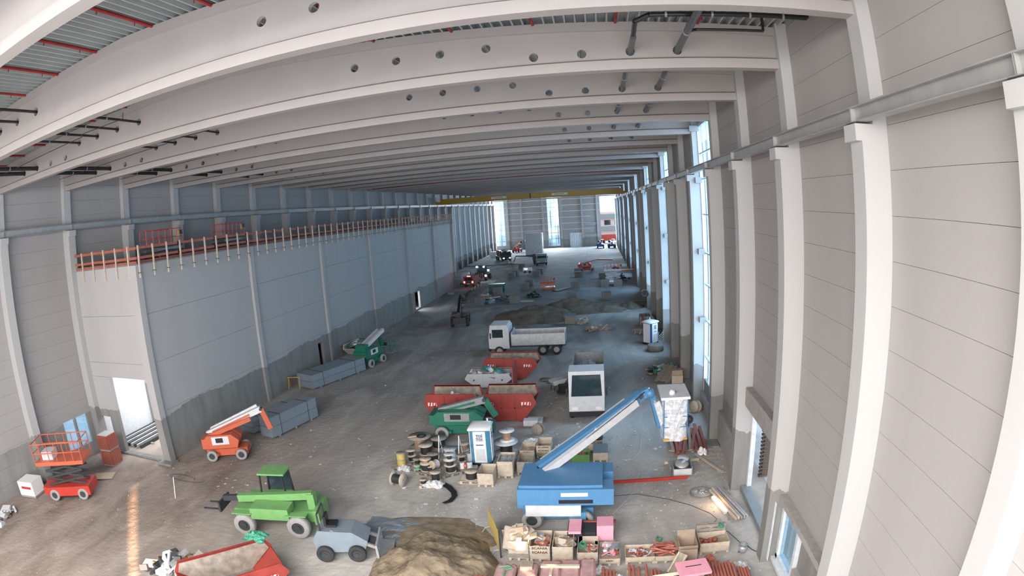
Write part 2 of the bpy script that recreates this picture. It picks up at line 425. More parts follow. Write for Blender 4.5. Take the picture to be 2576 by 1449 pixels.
for n in range(-4, NB):
    column(1, n, wr); column(-1, n, wl)
farR, farL = B(), B()
for i in range(-4, NB-1):
    y0, y1 = far_edge(i)+.005, far_edge(i+1)-.625
    for side, par, far in ((1, wr, farR), (-1, wl, farL)):
        kind = OPEN_R.get(i) if side > 0 else None
        if side > 0 and i in (-4, 0): kind = kind or 'sunslit%d' % i
        if side < 0 and i in (20, 21, 22, 23, 24, 25, 26): kind = 'leftslit'
        if side < 0 and i == 2: kind = 'leftlow'
        for z0, z1 in zip(ZR, ZR[1:]):
            segs = [(y0, y1, z0, z1)]
            if kind == 'low' and z1 < 3.0: segs = [(y0, 15.45, z0, z1)]
            if kind == 'low' and z0 < 3.0 < z1: segs = [(y0, y1, 2.95, z1)]
            if kind == 'door' and z1 < 5.0: segs = []
            if kind == 'win' and z0 > .9 and z0 < 17.9: segs = []
            if kind == 'leftslit' and z0 > 1.0 and z0 < 17.0: segs = [(y0, y1-1.0, z0, z1)]
            if kind == 'leftlow' and z1 < 3.0 and z0 > 0: segs = [(y0, 20.8, z0, z1), (21.85, 22.05, z0, z1), (23.1, y1, z0, z1)]
            if kind == 'sunslit0' and 2.3 < z0 < 3.0: segs = [(y0, 6.25, z0, z1), (6.7, 7.5, z0, z1), (8.0, 8.1, z0, z1), (8.65, y1, z0, z1), (6.25, 6.7, z0, 3.12), (6.25, 6.7, 3.5, z1), (7.5, 8.0, z0, 3.2), (8.1, 8.65, z0, 3.45)]
            if kind == 'sunslit-4' and 6.6 < z0 < 8.6: segs = [(y0, -14.8, z0, z1), (-13.8, y1, z0, z1)]
            for s in segs:
                bb = wall_panel_mesh(s[0], s[1], s[2], s[3], side)
                if -1 <= i <= (6 if side > 0 else 5): obj('wall_panel', bb, M_wall, par)
                else: far.add(bb.v, bb.f)
obj('wall_panels_far', farR, M_wall, wr, kind='stuff'); obj('wall_panels_far', farL, M_wall, wl, kind='stuff')
# dark backing seen in the joints (with the openings left free)
bk = B(); bk.b(XR, Y0-.2, BELOW, XR+.3, -18.0, 20)
for i in range(-4, NB-1):
    k = OPEN_R.get(i); y0, y1 = far_edge(i)-.3, far_edge(i+1)-.3
    if k == 'win': bk.b(XR+.17, y0, BELOW, XR+.3, y1, .8); bk.b(XR+.17, y0, 18.6, XR+.3, y1, 20); continue
    if k == 'door': bk.b(XR+.17, y0, 5.3, XR+.3, y1, 20); continue
    if k == 'low': bk.b(XR+.17, y0, 3.0, XR+.3, y1, 20); bk.b(XR+.17, y0, BELOW, XR+.3, 15.4, 3.0); continue
    if i == 0:
        bk.b(XR+.17, y0, BELOW, XR+.3, y1, 2.4); bk.b(XR+.17, y0, 3.9, XR+.3, y1, 20)
        bk.b(XR+.17, y0, 2.4, XR+.3, 6.1, 3.9); bk.b(XR+.17, 8.75, 2.4, XR+.3, y1, 3.9); continue
    if i == -4:
        bk.b(XR+.17, y0, BELOW, XR+.3, y1, 5.8); bk.b(XR+.17, y0, 9, XR+.3, y1, 20); bk.b(XR+.17, y0, 5.8, XR+.3, -14.8, 9); bk.b(XR+.17, -13.8, 5.8, XR+.3, y1, 9); continue
    bk.b(XR+.17, y0, BELOW, XR+.3, y1, 20)
obj('wall_backing', bk, M_joint, wr)
bk = B()
for i in range(-4, NB-1):
    y0, y1 = far_edge(i)-.3, far_edge(i+1)-.3
    if 20 <= i <= 26: bk.b(XL-.3, y0, BELOW, XL-.17, y1-1.35, 20); bk.b(XL-.3, y1-1.35, 17, XL-.17, y1, 20); continue
    if i == 2: bk.b(XL-.3, y0, 3.0, XL-.17, y1, 20); bk.b(XL-.3, y0, BELOW, XL-.17, 20.7, 3.0); continue
    bk.b(XL-.3, y0, BELOW, XL-.17, y1, 20)
obj('wall_backing', bk, M_joint, wl)
# near gable behind the camera
wn = struct('wall_near')
obj('gable_panel', B().b(XL-.3, Y0-.3, BELOW, XR+.3, Y0, 20), M_wall, wn)

# windows in the right wall
for q, i in enumerate(WIN_BAYS):
    w = struct('window_%d' % (q+1)); y0, y1 = far_edge(i), far_edge(i+1)-.62
    fb = B()
    for z in (0.82, 18.0): fb.b(6.72, y0, z, 6.95, y1, z+.1)
    for y in (y0, y1-.08): fb.b(6.72, y, .9, 6.95, y+.08, 18.0)
    obj('window_frame', fb, M_frame, w)
    for y in (y0+1.3, y0+2.65, y0+4.0): obj('mullion', B().b(6.78, y, .92, 6.92, y+.07, 18.0), M_frame, w)
    for z in (3.3, 5.7, 8.0, 10.0, 12.4, 14.6, 16.2): obj('transom', B().b(6.77, y0+.08, z, 6.93, y1-.08, z+.08), M_frame, w)
    obj('window_pane', B().b(6.85, y0+.08, .92, 6.86, y1-.08, 18.0), M_glass, w)
    for z in (5.62, 9.95, 14.4, 18.02):
        br = B(); br.b(6.35, y1-.45, z, 6.75, y1+.02, z+.36) if z < 17 else br.b(6.2, y1-.3, z-.35, 6.8, y1, z)
        obj('wall_bracket', br, M_steel, w)
# doorway, its lintel, sill and frame
d = struct('door_1')
obj('door_lintel', B().b(6.42, 18.2, 4.30, 7.0, 23.56, 5.15), M_lint, d)
obj('door_frame', B().b(6.78, 23.36, .22, 7.0, 23.56, 4.3).b(6.78, 18.2, .22, 7.0, 18.4, 4.3).b(6.66, 18.2, 4.14, 7.02, 23.56, 4.3), M_frame, d)
obj('door_sill', B().b(6.5, 18.2, BELOW, 6.95, 23.5, .24), M_bgrey, d)
w = struct('window_10')
obj('window_lintel', B().b(6.42, 12.2, 2.74, 6.8, 17.53, 2.98), M_lint, w)
obj('window_frame', B().b(6.6, 15.5, .25, 6.85, 15.7, 2.74).b(6.6, 17.3, .25, 6.85, 17.5, 2.74).b(6.6, 15.5, .25, 6.85, 17.5, .42).b(6.6, 15.5, 2.6, 6.85, 17.5, 2.74), M_frame, w)
obj('window_pane', B().b(6.72, 15.7, .42, 6.73, 17.3, 2.6), M_glass, w)
obj('window_sill', B().b(6.45, 15.45, .08, 7.0, 17.53, .25), M_frame, w)
obj('plinth_panel', B().b(6.5, 24.2, BELOW, 6.76, 29.5, 1.85).b(6.5, 30.2, BELOW, 6.76, 35.5, 1.0).b(6.55, 12.2, BELOW, 6.76, 15.4, 1.1), M_lint, wr)
for a, b_ in ((14.1, 14.3),):
    pass
pp = B()
for y in (17.0, 17.12, 17.24): pp.tube((6.30, y+.45, .1), (6.30, y+.45, 2.7), .02, 6)
obj('wall_conduit', pp, M_frame, wr)

# left low windows panes
wq = struct('window_11')
obj('window_pane', B().b(XL-.1, 20.8, .8, XL-.09, 21.85, 2.8).b(XL-.1, 22.05, .8, XL-.09, 23.1, 2.8), M_glass, wq)
wq = struct('window_12')
pb = B()
for i in range(20, 27):
    y1 = far_edge(i+1)-.62; pb.b(XL-.1, y1-1.0, .8, XL-.09, y1, 17.9)
obj('window_pane', pb, M_glass, wq)

# ---- roof
ce = struct('ceiling')
HOLES = [(-3.14, 18.64), (-4.69, 18.64), (-6.23, 18.64), (-7.77, 18.64), (-18.47, 18.64), (-20.03, 18.64), (-21.6, 18.64), (-23.15, 18.64),
         (-24.47, 18.17), (-26.0, 18.17), (-27.5, 18.17), (-29.05, 18.17), (-1.62, 18.17), (-0.08, 18.17), (1.47, 18.17), (3.0, 18.17)]
def beam_mesh():
    b = B(); xa, xb = 2*MID-6.37, 6.37
    zt = ztop
    # bottom flange with chamfer
    for (ya, yb, za, zb) in ((0, .42, 17.55, 17.87),): b.b(xa, ya, za, xb, yb, zb)
    b.prism([(0.0, 17.87), (.42, 17.87), (.28, 17.95), (.14, 17.95)], xa, xb, 'x')
    # top flange follows the roof pitch
    for x0, x1 in ((xa, MID), (MID, xb)):
        vs = [(x0, 0, zt(x0)-.30), (x0, .42, zt(x0)-.30), (x0, .42, zt(x0)), (x0, 0, zt(x0)), (x1, 0, zt(x1)-.30), (x1, .42, zt(x1)-.30), (x1, .42, zt(x1)), (x1, 0, zt(x1))]
        b.add(vs, [(0, 1, 5, 4), (1, 2, 6, 5), (2, 3, 7, 6), (3, 0, 4, 7), (3, 2, 1, 0), (4, 5, 6, 7)])
    # web with round service holes
    hs = sorted(HOLES); R = .15; w0, w1 = .14, .28
    cuts = [xa]
    def seg(x0, x1):
        if x0 < MID < x1: seg(x0, MID); seg(MID, x1); return
        vs = [(x, y, z) for x in (x0, x1) for y in (w0, w1) for z in (17.94, zt(x)-.29)]
        b.add(vs, [(0, 1, 3, 2), (4, 6, 7, 5), (0, 4, 5, 1), (2, 3, 7, 6)])
    prev = xa
    for hx, hz in hs:
        x0, x1 = hx-.4, hx+.4
        seg(prev, x0); prev = x1
        n = 16; zb = 17.94
        ring = [(hx+R*math.cos(PI/4+2*PI*k/n), hz+R*math.sin(PI/4+2*PI*k/n)) for k in range(n)]
        z_tl, z_tr = zt(x0)-.29, zt(x1)-.29
        corners = [(x1, z_tr), (x0, z_tl), (x0, zb), (x1, zb)]
        outer = []
        for q in range(4):
            c0, c1 = corners[q], corners[(q+1) % 4]
            for t in range(4): outer.append((c0[0]+(c1[0]-c0[0])*t/4, c0[1]+(c1[1]-c0[1])*t/4))
        for y in (w0, w1):
            vs = [(x, y, z) for x, z in ring] + [(x, y, z) for x, z in outer]
            b.add(vs, [(k, (k+1) % n, n+(k+1) % n, n+k) for k in range(n)])
        vs = [(x, w0, z) for x, z in ring] + [(x, w1, z) for x, z in ring]
        b.add(vs, [(k, (k+1) % n, n+(k+1) % n, n+k) for k in range(n)], True)
    seg(prev, xb)
    b.add([(xa, w0, 17.9), (xa, w1, 17.9), (xa, w1, zt(xa)-.2), (xa, w0, zt(xa)-.2)], [(0, 1, 2, 3)])
    b.add([(xb, w0, 17.9), (xb, w1, 17.9), (xb, w1, zt(xb)-.2), (xb, w0, zt(xb)-.2)], [(0, 1, 2, 3)])
    me = bpy.data.meshes.new('roof_beam'); me.from_pydata(b.v, [], b.f); me.materials.append(M_beam)
    bm = bmesh.new(); bm.from_mesh(me); bmesh.ops.remove_doubles(bm, verts=bm.verts, dist=1e-4)
    bmesh.ops.recalc_face_normals(bm, faces=bm.faces); bm.to_mesh(me); bm.free()
    return me
bme = beam_mesh()
for n in range(-3, NB):
    piece('roof_beam', bme, ce, (0, far_edge(n)-.469, 0))
def deck_mesh(y0, y1):
    b = B(); p = .333; xs = XL-.2; prof = []
    while xs < XR+.3:
        for dx, dz in ((0, 0), (.05, 0), (.07, .22), (.31, .22)): prof.append((xs+dx, ztop(xs+dx)+dz+.0))
        xs += p
    vs = [(x, y, z) for y in (y0, y1) for x, z in prof]; n = len(prof)
    b.add(vs, [(i, i+1, n+i+1, n+i) for i in range(n-1)]); return b
for j in range(-4, NB-1):
    obj('deck_sheet', deck_mesh(far_edge(j)-.26, far_edge(j+1)-.26), M_deck, ce)
obj('roof_cover', B().b(XL-.5, Y0-.4, 20.0, XR+.5, Y1+.4, 20.1), M_joint, ce)

# ---- crane runway girders
for side, nm in ((1, 'right'), (-1, 'left')):
    t = thing('crane_runway', 'long grey steel runway girder on corbels along the %s' % ('tall plain right wall' if side > 0 else 'left wall above the flat-roofed inner building'), 'crane rail', (6.08 if side > 0 else 2*MID-6.08, 0, 14.97), 0)
    def seg_mesh():
        b = B(); y0, y1 = .012, 5.988
        b.b(-.15, y0, 0, .15, y1, .022); b.b(-.012, y0, .022, .012, y1, .33); b.b(-.15, y0, .33, .15, y1, .355); b.b(-.035, y0, .355, .035, y1, .40)
        for y in (y0, y1-.02): b.b(-.14, y, .02, .14, y+.02, .33)
        return b.mesh('girder_segment', M_steel)
    me = seg_mesh()
    for n in range(-4, NB-1): piece('girder_segment', me, t, (0, far_edge(n)-.31, 0))

# ---- far wall with its openings
we = struct('wall_far')
EY = 183.0
def ewall(x0, x1, z0, z1, m=M_wall, dy=0, name='wall_panel'):
    obj(name, B().b(x0, EY-dy, z0, x1, EY+.2, z1), m, we)
xsplit = [(-33.3, -33.2), (-29.6, -28.4), (-28.4, -24.0), (-24.0, -17.0), (-17.0, -15.7), (-11.95, -10.8), (-10.8, -4.6), (-4.6, .3), (.3, 1.4)]
for x0, x1 in xsplit:
    zz = [0.1]
    while zz[-1] < 19.4: zz.append(min(19.5, zz[-1]+1.95))
    for z0, z1 in zip(zz, zz[1:]):
        if x0 == -10.8 and z0 < 5:
            ewall(x0, -8.6, z0+.01, z1-.01, M_wall); continue
        ewall(x0+.01, x1-.01, z0+.01, z1-.01, M_wall)
ewall(-8.59, -4.61, 4.7, 5.94)
for x0, x1, zb, zt_ in ((-33.2, -29.6, 1.6, 16.1), (-15.7, -11.95, .8, 16.0), (1.4, 6.8, 0.05, 16.0)):
    ewall(x0, x1, zt_, 19.5); 
    if zb > .2: ewall(x0, x1, -.1, zb, M_block)
for x in (-28.6, -24.1, -17.1, -11.3, -4.5, .45): obj('wall_pilaster', B().b(x-.3, EY-.55, 0, x+.3, EY, 19.3), M_col, we)
for z in (3.2, 6.9): obj('ledge', B().b(-4.2, EY-.3, z, .15, EY, z+1.0), M_wall, we)
for q, (x0, x1, zb, zt_) in enumerate(((-33.2, -29.6, 1.6, 16.1), (-15.7, -11.95, .8, 16.0))):
    w = struct('window_%d' % (13+q))
    fb = B()
    for x in (x0, x1-.12): fb.b(x, EY, zb, x+.12, EY+.15, zt_)
    obj('window_frame', fb, M_frame, w)
    for x in (x0+1.2, x0+2.4): obj('mullion', B().b(x, EY+.02, zb, x+.07, EY+.12, zt_), M_bgrey, w)
    for z in (3.0, 5.0, 7.0, 13.2, 14.6): obj('transom', B().b(x0, EY+.02, z, x1, EY+.12, z+.08), M_bgrey, w)
    obj('window_pane', B().b(x0, EY+.06, zb, x1, EY+.07, zt_), M_glass, w)
# sheeted doorway in the far wall
d = struct('door_2')
bb = B(); n = 14
for k in range(n):
    x0 = -8.6+4.0*k/n; x1 = -8.6+4.0*(k+1)/n; ya, yb = (EY-.1-.18*((k) % 2), EY-.1-.18*((k+1) % 2))
    bb.add([(x0, ya, .15), (x1, yb, .15), (x1, yb, 4.6), (x0, ya, 4.6)], [(0, 1, 2, 3)])
obj('plastic_curtain', bb, M_sheet, d)
obj('door_frame', B().b(-8.8, EY-.25, .12, -8.6, EY, 4.7).b(-4.8, EY-.25, .12, -4.6, EY, 4.7).b(-8.8, EY-.25, 4.55, -4.6, EY, 4.75), M_frame, d)

# ---- outside: ground and what is seen through the openings
og = B(); og.b(7.06, -40, -.5, 60, 260, -.06); og.b(-80, 183.3, -.5, 7.06, 330, -.06); og.b(-60, -40, -.5, -33.4, 183.3, -.06)
obj('ground_outside', og, M_out).__setitem__('kind', 'structure')
t = thing('brick_pillar', 'dark brick pillar standing outside the doorway in the right wall', 'pillar', (8.0, 24.75, 0))
bm_ = B().b(-.24, -.115, 0, .24, .115, .085).mesh('brick', M_brick)
for k in range(44): piece('brick', bm_, t, (0.12 if k % 2 else -.02, 0, .0+k*.1))
t = thing('sun_screen', 'plain grey sun screen added outside along the right wall', 'building', (24, 0, -.06))  # added outside to block the low sun
for k in range(21): obj('wall_panel', B().b(0, -5+k*10, 0, 6, 5+k*10, 26), M_offwhite, t)
t = thing('office_block', 'salmon fronted building with grey floor bands seen through the tall far right opening', 'building', (6, 215, 0))
obj('facade', B().b(-8, 0, -.2, 22, 14, 10.5), M_orangeface, t)
for z in (3.6, 8.2): obj('floor_band', B().b(-8.3, -1.2, z, 22, 0, z+1.5), M_grey, t)
for x in range(-7, 21, 4):
    for z in (5.6,): obj('window', B().b(x, -.08, z, x+2.4, 0, z+1.8), M_dglass, t)
t = thing('red_lorry', 'red lorry parked outside beyond the far right opening', 'truck', (4.2, 196, 0))
obj('body', B().b(-3, -1.2, .9, 2.2, 1.2, 3.0), M_red, t); obj('cab', B().b(2.3, -1.15, .6, 4.3, 1.15, 2.9), M_red, t)
for x in (-2, 0, 3.2):
    for y in (-1.1, 1.1): obj('wheel', B().tube((x, y-.15, .5), (x, y+.15, .5), .5, 14), M_btyre, t)
for k, (x, y, hh) in enumerate(((-37, 200, 9), (-17, 205, 12))):
    t = thing('scaffold_tower', 'steel scaffold frame outside the far %s window' % ('left' if k == 0 else 'middle'), 'scaffold', (x, y, -.06))
    for i in range(4):
        for j in range(2): obj('upright', B().tube((i*2.5-2, j*1.2, 0), (i*2.5-2, j*1.2, hh), .06, 6), M_dsteel, t)
    for z in range(2, hh+1, 2): obj('deck_board', B().b(-2.2, -.1, z, 5.7, 1.3, z+.08), M_ply, t)
for k, (x, y) in enumerate(((-38, 192), (-18.5, 192))):
    t = thing('site_container', 'teal and white site container outside behind the far %s window' % ('left' if k == 0 else 'middle'), 'container', (x, y, -.16))
    obj('body', B().b(-3, -1.2, .1, 3, 1.2, 2.7), M_dgreen if k == 0 else M_offwhite, t); obj('door', B().b(-.6, -1.26, .1, .5, -1.2, 2.2), M_white, t)

# ================================================================ INNER BUILDING (left)
ib = thing('inner_building', 'pale flat-roofed concrete building inside the left half of the hall', 'building', (0, 0, 0))
BX, BY, BT = -25.8, 24.0, 12.2
cols_y = [24.05, 36.6, 48.6, 60.9, 74.1, 86.9, 99.1]
JZ = [BELOW, 3.15, 6.22, 9.22, 12.2]
for k, (ya, yb) in enumerate(zip(cols_y, cols_y[1:])):
    for z0, z1 in zip(JZ, JZ[1:]):
        segs = [(ya, yb, z0, z1)]
        if k == 4 and z0 < 0: segs = [(ya, 75.9, z0, z1), (78.1, yb, z0, z1), (75.9, 78.1, 2.55, z1), (75.9, 78.1, z0, .15)]
        if k == 1 and z0 < 0: segs = [(ya, 46.1, z0, z1), (47.1, yb, z0, z1), (46.1, 47.1, 2.35, z1)]
        for s in segs: obj('wall_panel', B().b(BX-.3, s[0]+.01, s[2]+.008, BX, s[1]-.01, s[3]-.008), M_box, ib)
for y in cols_y: obj('column', B().b(BX-.4, y-.25, BELOW, BX+.22, y+.25, 12.2), M_box, ib)
# camera-facing end wall with a large and a small opening
for (x0, x1, z0, z1) in ((-32.99, -26.02, 6.22, 9.22), (-32.99, -26.02, 9.22, 12.2), (-32.99, -26.02, 5.25, 6.22),
                         (-31.2, -30.3, BELOW, 5.25), (-32.99, -31.2, 2.45, 5.25), (-32.99, -32.4, BELOW, 2.45)):
    obj('wall_panel', B().b(x0, BY, z0+.008, x1, BY+.3, z1-.008), M_box, ib)
obj('roof_slab', B().b(-32.9, BY, 12.2, -25.6, 99.4, 12.28), M_block, ib)
obj('far_end_wall', B().b(-32.9, 99.2, BELOW, -25.8, 99.4, 12.2), M_box, ib)
# inside the opening
obj('inner_partition', B().b(-32.9, 36.0, BELOW, -30.9, 36.25, 6.2).b(-30.9, 36.0, 3.2, -28.8, 36.25, 6.2).b(-28.8, 36.0, BELOW, -26.1, 36.25, 6.2), M_offwhite, ib)
obj('room_ceiling', B().b(-32.9, 24.3, 6.2, -26.1, 37, 6.3), M_offwhite, ib)
obj('threshold', B().b(-30.4, 23.8, BELOW, -25.8, 24.25, .1), M_block, ib)
obj('footing', B().b(-26.4, 23.3, BELOW, -25.2, 24.1, .12), M_block, ib)
area('room_fill', (-27.2, 77.0, 1.4), (0, -PI/2, 0), 2.2, 2.0, 160, (0.9, 0.95, 1.0))  # added light, imitates the daylight glow in the small side opening
area('room_fill', (-29.4, 29.5, 6.0), (0, 0, 0), 4, 5, 900, (0.93, 0.96, 1.0))  # added fill that brightens the room behind the large opening
obj('side_lining', B().b(-32.9, 24.35, 0, -32.8, 36, 6.2), M_offwhite, ib)
random.seed(4)
t = thing('steel_section_stack', 'long dark and pale steel sections lying inside the open doorway', 'steel sections', (-31.0, 28.6, 0), 0.0)
for k in range(9):
    x = -1.4+k*.33; obj('section', B().ob((x, 0, .12+.02*(k % 2)), (.16, 7.2, .2)), M_lsteel if k % 2 else M_dsteel, t)
obj('bearer', B().b(-1.6, -2.6, 0, 1.6, -2.45, .06).b(-1.6, 2.4, 0, 1.6, 2.55, .06), M_wood2, t)

# guard rail on its roof edge
gr = thing('roof_edge_guardrail', 'red boarded guardrail on timber posts along the inner building roof edge', 'guardrail')
pm = B().b(-.045, -.045, 11.45, .045, .045, 13.34).mesh('post', M_wood)
y = 24.1; k = 0
while y < 99.3:
    piece('post', pm, gr, (BX+.29, y, 0)); y += 1.335
for k in range(6): piece('post', pm, gr, (-32.6+k*1.25, BY-.07, 0))
for z in (13.2, 12.62):
    y = 24.0
    while y < 99:
        L = min(4.0, 99.4-y)
        obj('guard_board', B().ob((BX+.23, y+L/2, z+random.uniform(-.02, .02)), (.03, L+.15, .15)), M_board, gr); y += 4.0
    obj('guard_board', B().b(-32.7, BY-.04, z-.07, -29.2, BY-.01, z+.08), M_board, gr)
    obj('guard_board', B().b(-29.3, BY-.06, z-.09, -25.6, BY-.03, z+.06), M_board, gr)
obj('toe_board', B().b(BX-.1, 24, 12.28, BX-.05, 99, 12.42).b(-32.7, BY+.02, 12.28, -25.7, BY+.05, 12.42), M_board, gr)
hb = B()
y = 24.1
while y < 99.3: hb.b(BX+.2, y-.1, 11.72, BX+.5, y-.06, 11.76); y += 1.335
obj('clamp', hb, M_dsteel, gr, kind='stuff')

# ================================================================ SERVICES UNDER THE ROOF
for k, x in enumerate([3.75, 1.08, -1.56, -4.23, -6.97, -9.4, -11.74, -14.45, -16.8, -19.2, -21.6, -24.0, -26.4, -28.8, -31.2]):
    t = thing('sprinkler_pipe', 'thin red sprinkler pipe running under the roof sheeting, %s' % (['first', 'second', 'third', 'fourth', 'fifth', 'sixth', 'seventh', 'eighth', 'ninth', 'tenth', 'eleventh', 'twelfth', 'thirteenth', 'fourteenth', 'fifteenth'][k] + ' from the right wall'), 'pipe', (x, 0, ztop(x)-.02), 0, 'red sprinkler pipes under the roof')
    for j in range(-2, 6):
        ya, yb = far_edge(j)-.04, far_edge(j+1)-.48
        obj('pipe_run', B().tube((0, ya, 0), (0, yb, 0), .055, 8), M_redpipe, t)
        for q in (1.3, 3.2, 4.8): 
            obj('sprinkler_head', B().tube((0, ya+q, -.04), (0, ya+q, -.15), .018, 6), M_redpipe, t)
        obj('hanger', B().tube((.0, ya+2.2, 0), (.0, ya+2.2, .17), .01, 4), M_steel, t)
def drain(x, z, r, y0, y1, label, cat='pipe', m=M_blackpipe, grp=None):
    t = thing('drain_pipe', label, cat, (x, 0, z), 0, grp)
    obj('pipe_run', B().tube((0, y0, 0), (0, y1, 0), r, 12), m, t)
    for j in range(-3, 14):
        for d in (1.1, 3.6):
            y = far_edge(j)+d
            if y0 < y < y1:
                obj('pipe_clip', B().tube((0, y-.03, 0), (0, y+.03, 0), r+.02, 12), M_steel, t)
                obj('hanger_rod', B().tube((0, y, r), (0, y, ztop(x)-z+.05), .008, 4), M_steel, t)
for k, x in enumerate([-18.47, -20.03, -21.6, -23.15]):
    drain(x, 18.64, .055, -8, 31 + (k % 2)*0, 'slim black pipe through the upper left beam holes, %s from the middle' % ['first', 'second', 'third', 'fourth'][k], grp='slim black pipes through the beams')
for k, x in enumerate([-27.5, -29.05]):
    drain(x, 18.17, .11, -8, 43, 'thick black drain pipe through the low left beam holes, %s one' % ['inner', 'outer'][k], grp='thick black pipes on the left')
drain(1.47, 18.17, .095, 16.2, 72, 'dark grey drain pipe through right beam holes, farther from the wall', m=M_greypipe)
drain(3.0, 18.17, .11, 8.0, 72, 'dark grey drain pipe through the right beam holes, nearer the right wall', m=M_greypipe)
t = thing('drain_branch', 'black horizontal drain pipe with elbow hung below the deck near the right wall', 'pipe', (0, 14.9, 18.42))
obj('pipe_run', B().path([(1.47, 1.2, -.2), (1.47, .25, -.1), (1.85, 0, 0), (6.3, 0, .02), (6.45, 0, .02)], .075, 10), M_blackpipe, t)
obj('pipe_end', B().tube((6.45, -.0, .02), (6.45, .02, .24), .085, 10), M_blackpipe, t)
for x in (2.3, 3.6, 4.7, 5.7): obj('pipe_clip', B().tube((x-.03, 0, .01), (x+.03, 0, .01), .095, 10), M_steel, t)
t = thing('drain_branch', 'thin black drain branch with upturned end beside the thick right pipe', 'pipe', (0, 15.4, 18.12))
obj('pipe_run', B().path([(3.0, .2, .02), (3.2, 0, 0), (5.2, 0, 0), (5.22, 0, .5)], .045, 8), M_blackpipe, t)
t = thing('drain_branch', 'short black horizontal pipe in the fourth roof bay near the right wall', 'pipe', (0, 26.0, 17.95))
obj('pipe_run', B().path([(3.0, 0, .2), (3.15, 0, 0), (4.95, 0, 0)], .045, 8), M_blackpipe, t)
t = thing('transverse_pipe', 'dark red pipe spanning the hall below the far roof beams', 'pipe', (0, 76.0, 17.75))
obj('pipe_run', B().tube((-31, 0, 0), (6.0, 0, 0), .07, 8), M_redpipe, t)
for q, (yy, xa) in enumerate(((16.2, -17.8), (22.3, -17.8), (28.4, -18.0))):
    t = thing('conduit_run', 'thin dark conduit stepping sideways between the slim pipes in the %s roof bay' % ['second', 'third', 'fourth'][q], 'conduit', (0, yy, 18.46), 0, 'thin conduits between the slim pipes')
    obj('conduit', B().path([(xa, 0, .3), (xa, 0, .05), (xa-3.0, 0, .02), (xa-3.0, 0, -.1), (xa-10, 0, -.3), (xa-13.5, 0, -.32)], .018, 6), M_dsteel, t)

# yellow overhead crane far down the hall
t = thing('overhead_crane', 'yellow overhead travelling crane spanning the hall far away', 'crane', (MID, 116, 15.37))
obj('girder', B().b(-19.0, -.35, .0, 19.0, .35, 1.05), M_yellow, t)
obj('girder_flange', B().b(-19.0, -.55, -.06, 19.0, .55, 0).b(-19.0, -.5, 1.05, 19, .5, 1.12), M_yellow, t)
for x in (-19.1, 19.1): obj('end_carriage', B().b(x-.35, -1.6, 0, x+.35, 1.6, .5), M_yellow, t)
for x in (-6.5, 6.0):
    sg = obj('sign_plate', B().b(x-1.6, -.38, .35, x+1.6, -.351, .78), M_white, t); obj('print_line', B().b(x-1.1, -.39, .52, x+.9, -.38, .60), M_navy, sg)
obj('joint_plate', B().b(-.12, -.4, 0, .12, -.35, 1.05), M_dsteel, t)

# ================================================================ MACHINE BUILDERS
def wheel(t, x, y, r, w, tyre=M_tyre, hub=M_dsteel, name='wheel'):
    s = 1 if y > 0 else -1
    o = obj(name, B().lathe([(r*.55, -w/2), (r*.9, -w/2), (r, -w/2+.05), (r, w/2-.05), (r*.9, w/2), (r*.55, w/2), (r*.55, -w/2)], 20, (0, 0, 0), Matrix.Rotation(PI/2, 3, 'X')), tyre, t, (x, y, r))
    obj('hub', B().tube((0, -w*.35, 0), (0, w*.35, 0), r*.56, 14).tube((0, s*w*.3, 0), (0, s*w*.48, 0), r*.25, 10), hub, o)
    return o
def rails(t, x0, x1, y0, y1, z0, z1, m, r=.022, mid=True, name='guard_rail'):
    """a cage of tubes"""
    for z in ((z1, (z0+z1)/2) if mid else (z1,)):
        b = B().path([(x0, y0, z), (x1, y0, z), (x1, y1, z), (x0, y1, z), (x0, y0, z)], r, 6); obj(name, b, m, t)
    n = max(2, int(round((x1-x0)/.55)))
    for k in range(n+1):
        x = x0+(x1-x0)*k/n
        for y in (y0, y1): obj('rail_post', B().tube((x, y, z0), (x, y, z1), r, 6), m, t)
    obj('rail_post', B().tube((x0, (y0+y1)/2, z0), (x0, (y0+y1)/2, z1), r, 6), m, t)
def scissor_lift(label, loc, rz, h, col, railm, L=2.5, Wd=1.15, base=.55, pallet=None, group=None, armm=None):
    """h: height of the platform deck"""
    t = thing('scissor_lift', label, 'scissor lift', loc, rz, group)
    obj('chassis', B().b(-L/2, -Wd/2, .16, L/2, Wd/2, base-.03).b(-L/2+.1, -Wd/2-.02, .25, L/2-.1, Wd/2+.02, base-.12), col, t)
    for x in (-L*.34, L*.34):
        for y in (-Wd/2+.05, Wd/2-.05): wheel(t, x, y, .2, .16, M_btyre, M_steel)
    armm = armm or M_steel
    n = max(1, int((h-base)/.55)); dz = (h-base-.02)/n
    for k in range(n):
        z0 = base+k*dz; z1 = z0+dz
        for y in (-Wd*.36, Wd*.36):
            obj('scissor_arm', B().bar((-L*.42, y, z0), (L*.42, y, z1), .05, .09).bar((L*.42, y*.9, z0), (-L*.42, y*.9, z1), .05, .09), armm, t, kind='stuff')
    obj('platform', B().b(-L/2, -Wd/2, h, L/2, Wd/2, h+.1), col, t)
    obj('toe_board', B().b(-L/2, -Wd/2-.01, h+.1, L/2, -Wd/2+.01, h+.26).b(-L/2, Wd/2-.01, h+.1, L/2, Wd/2+.01, h+.26), col, t)
    rails(t, -L/2, L/2, -Wd/2, Wd/2, h+.1, h+1.15, railm)
    cb = obj('control_box', B().b(L/2-.25, -Wd/2-.08, h+.72, L/2-.05, -Wd/2+.14, h+1.02), M_black, t)
    obj('warning_plate', B().b(L/2-.55, -Wd/2-.03, h+.62, L/2-.3, -Wd/2-.01, h+1.0), M_yellow, t)
    return t
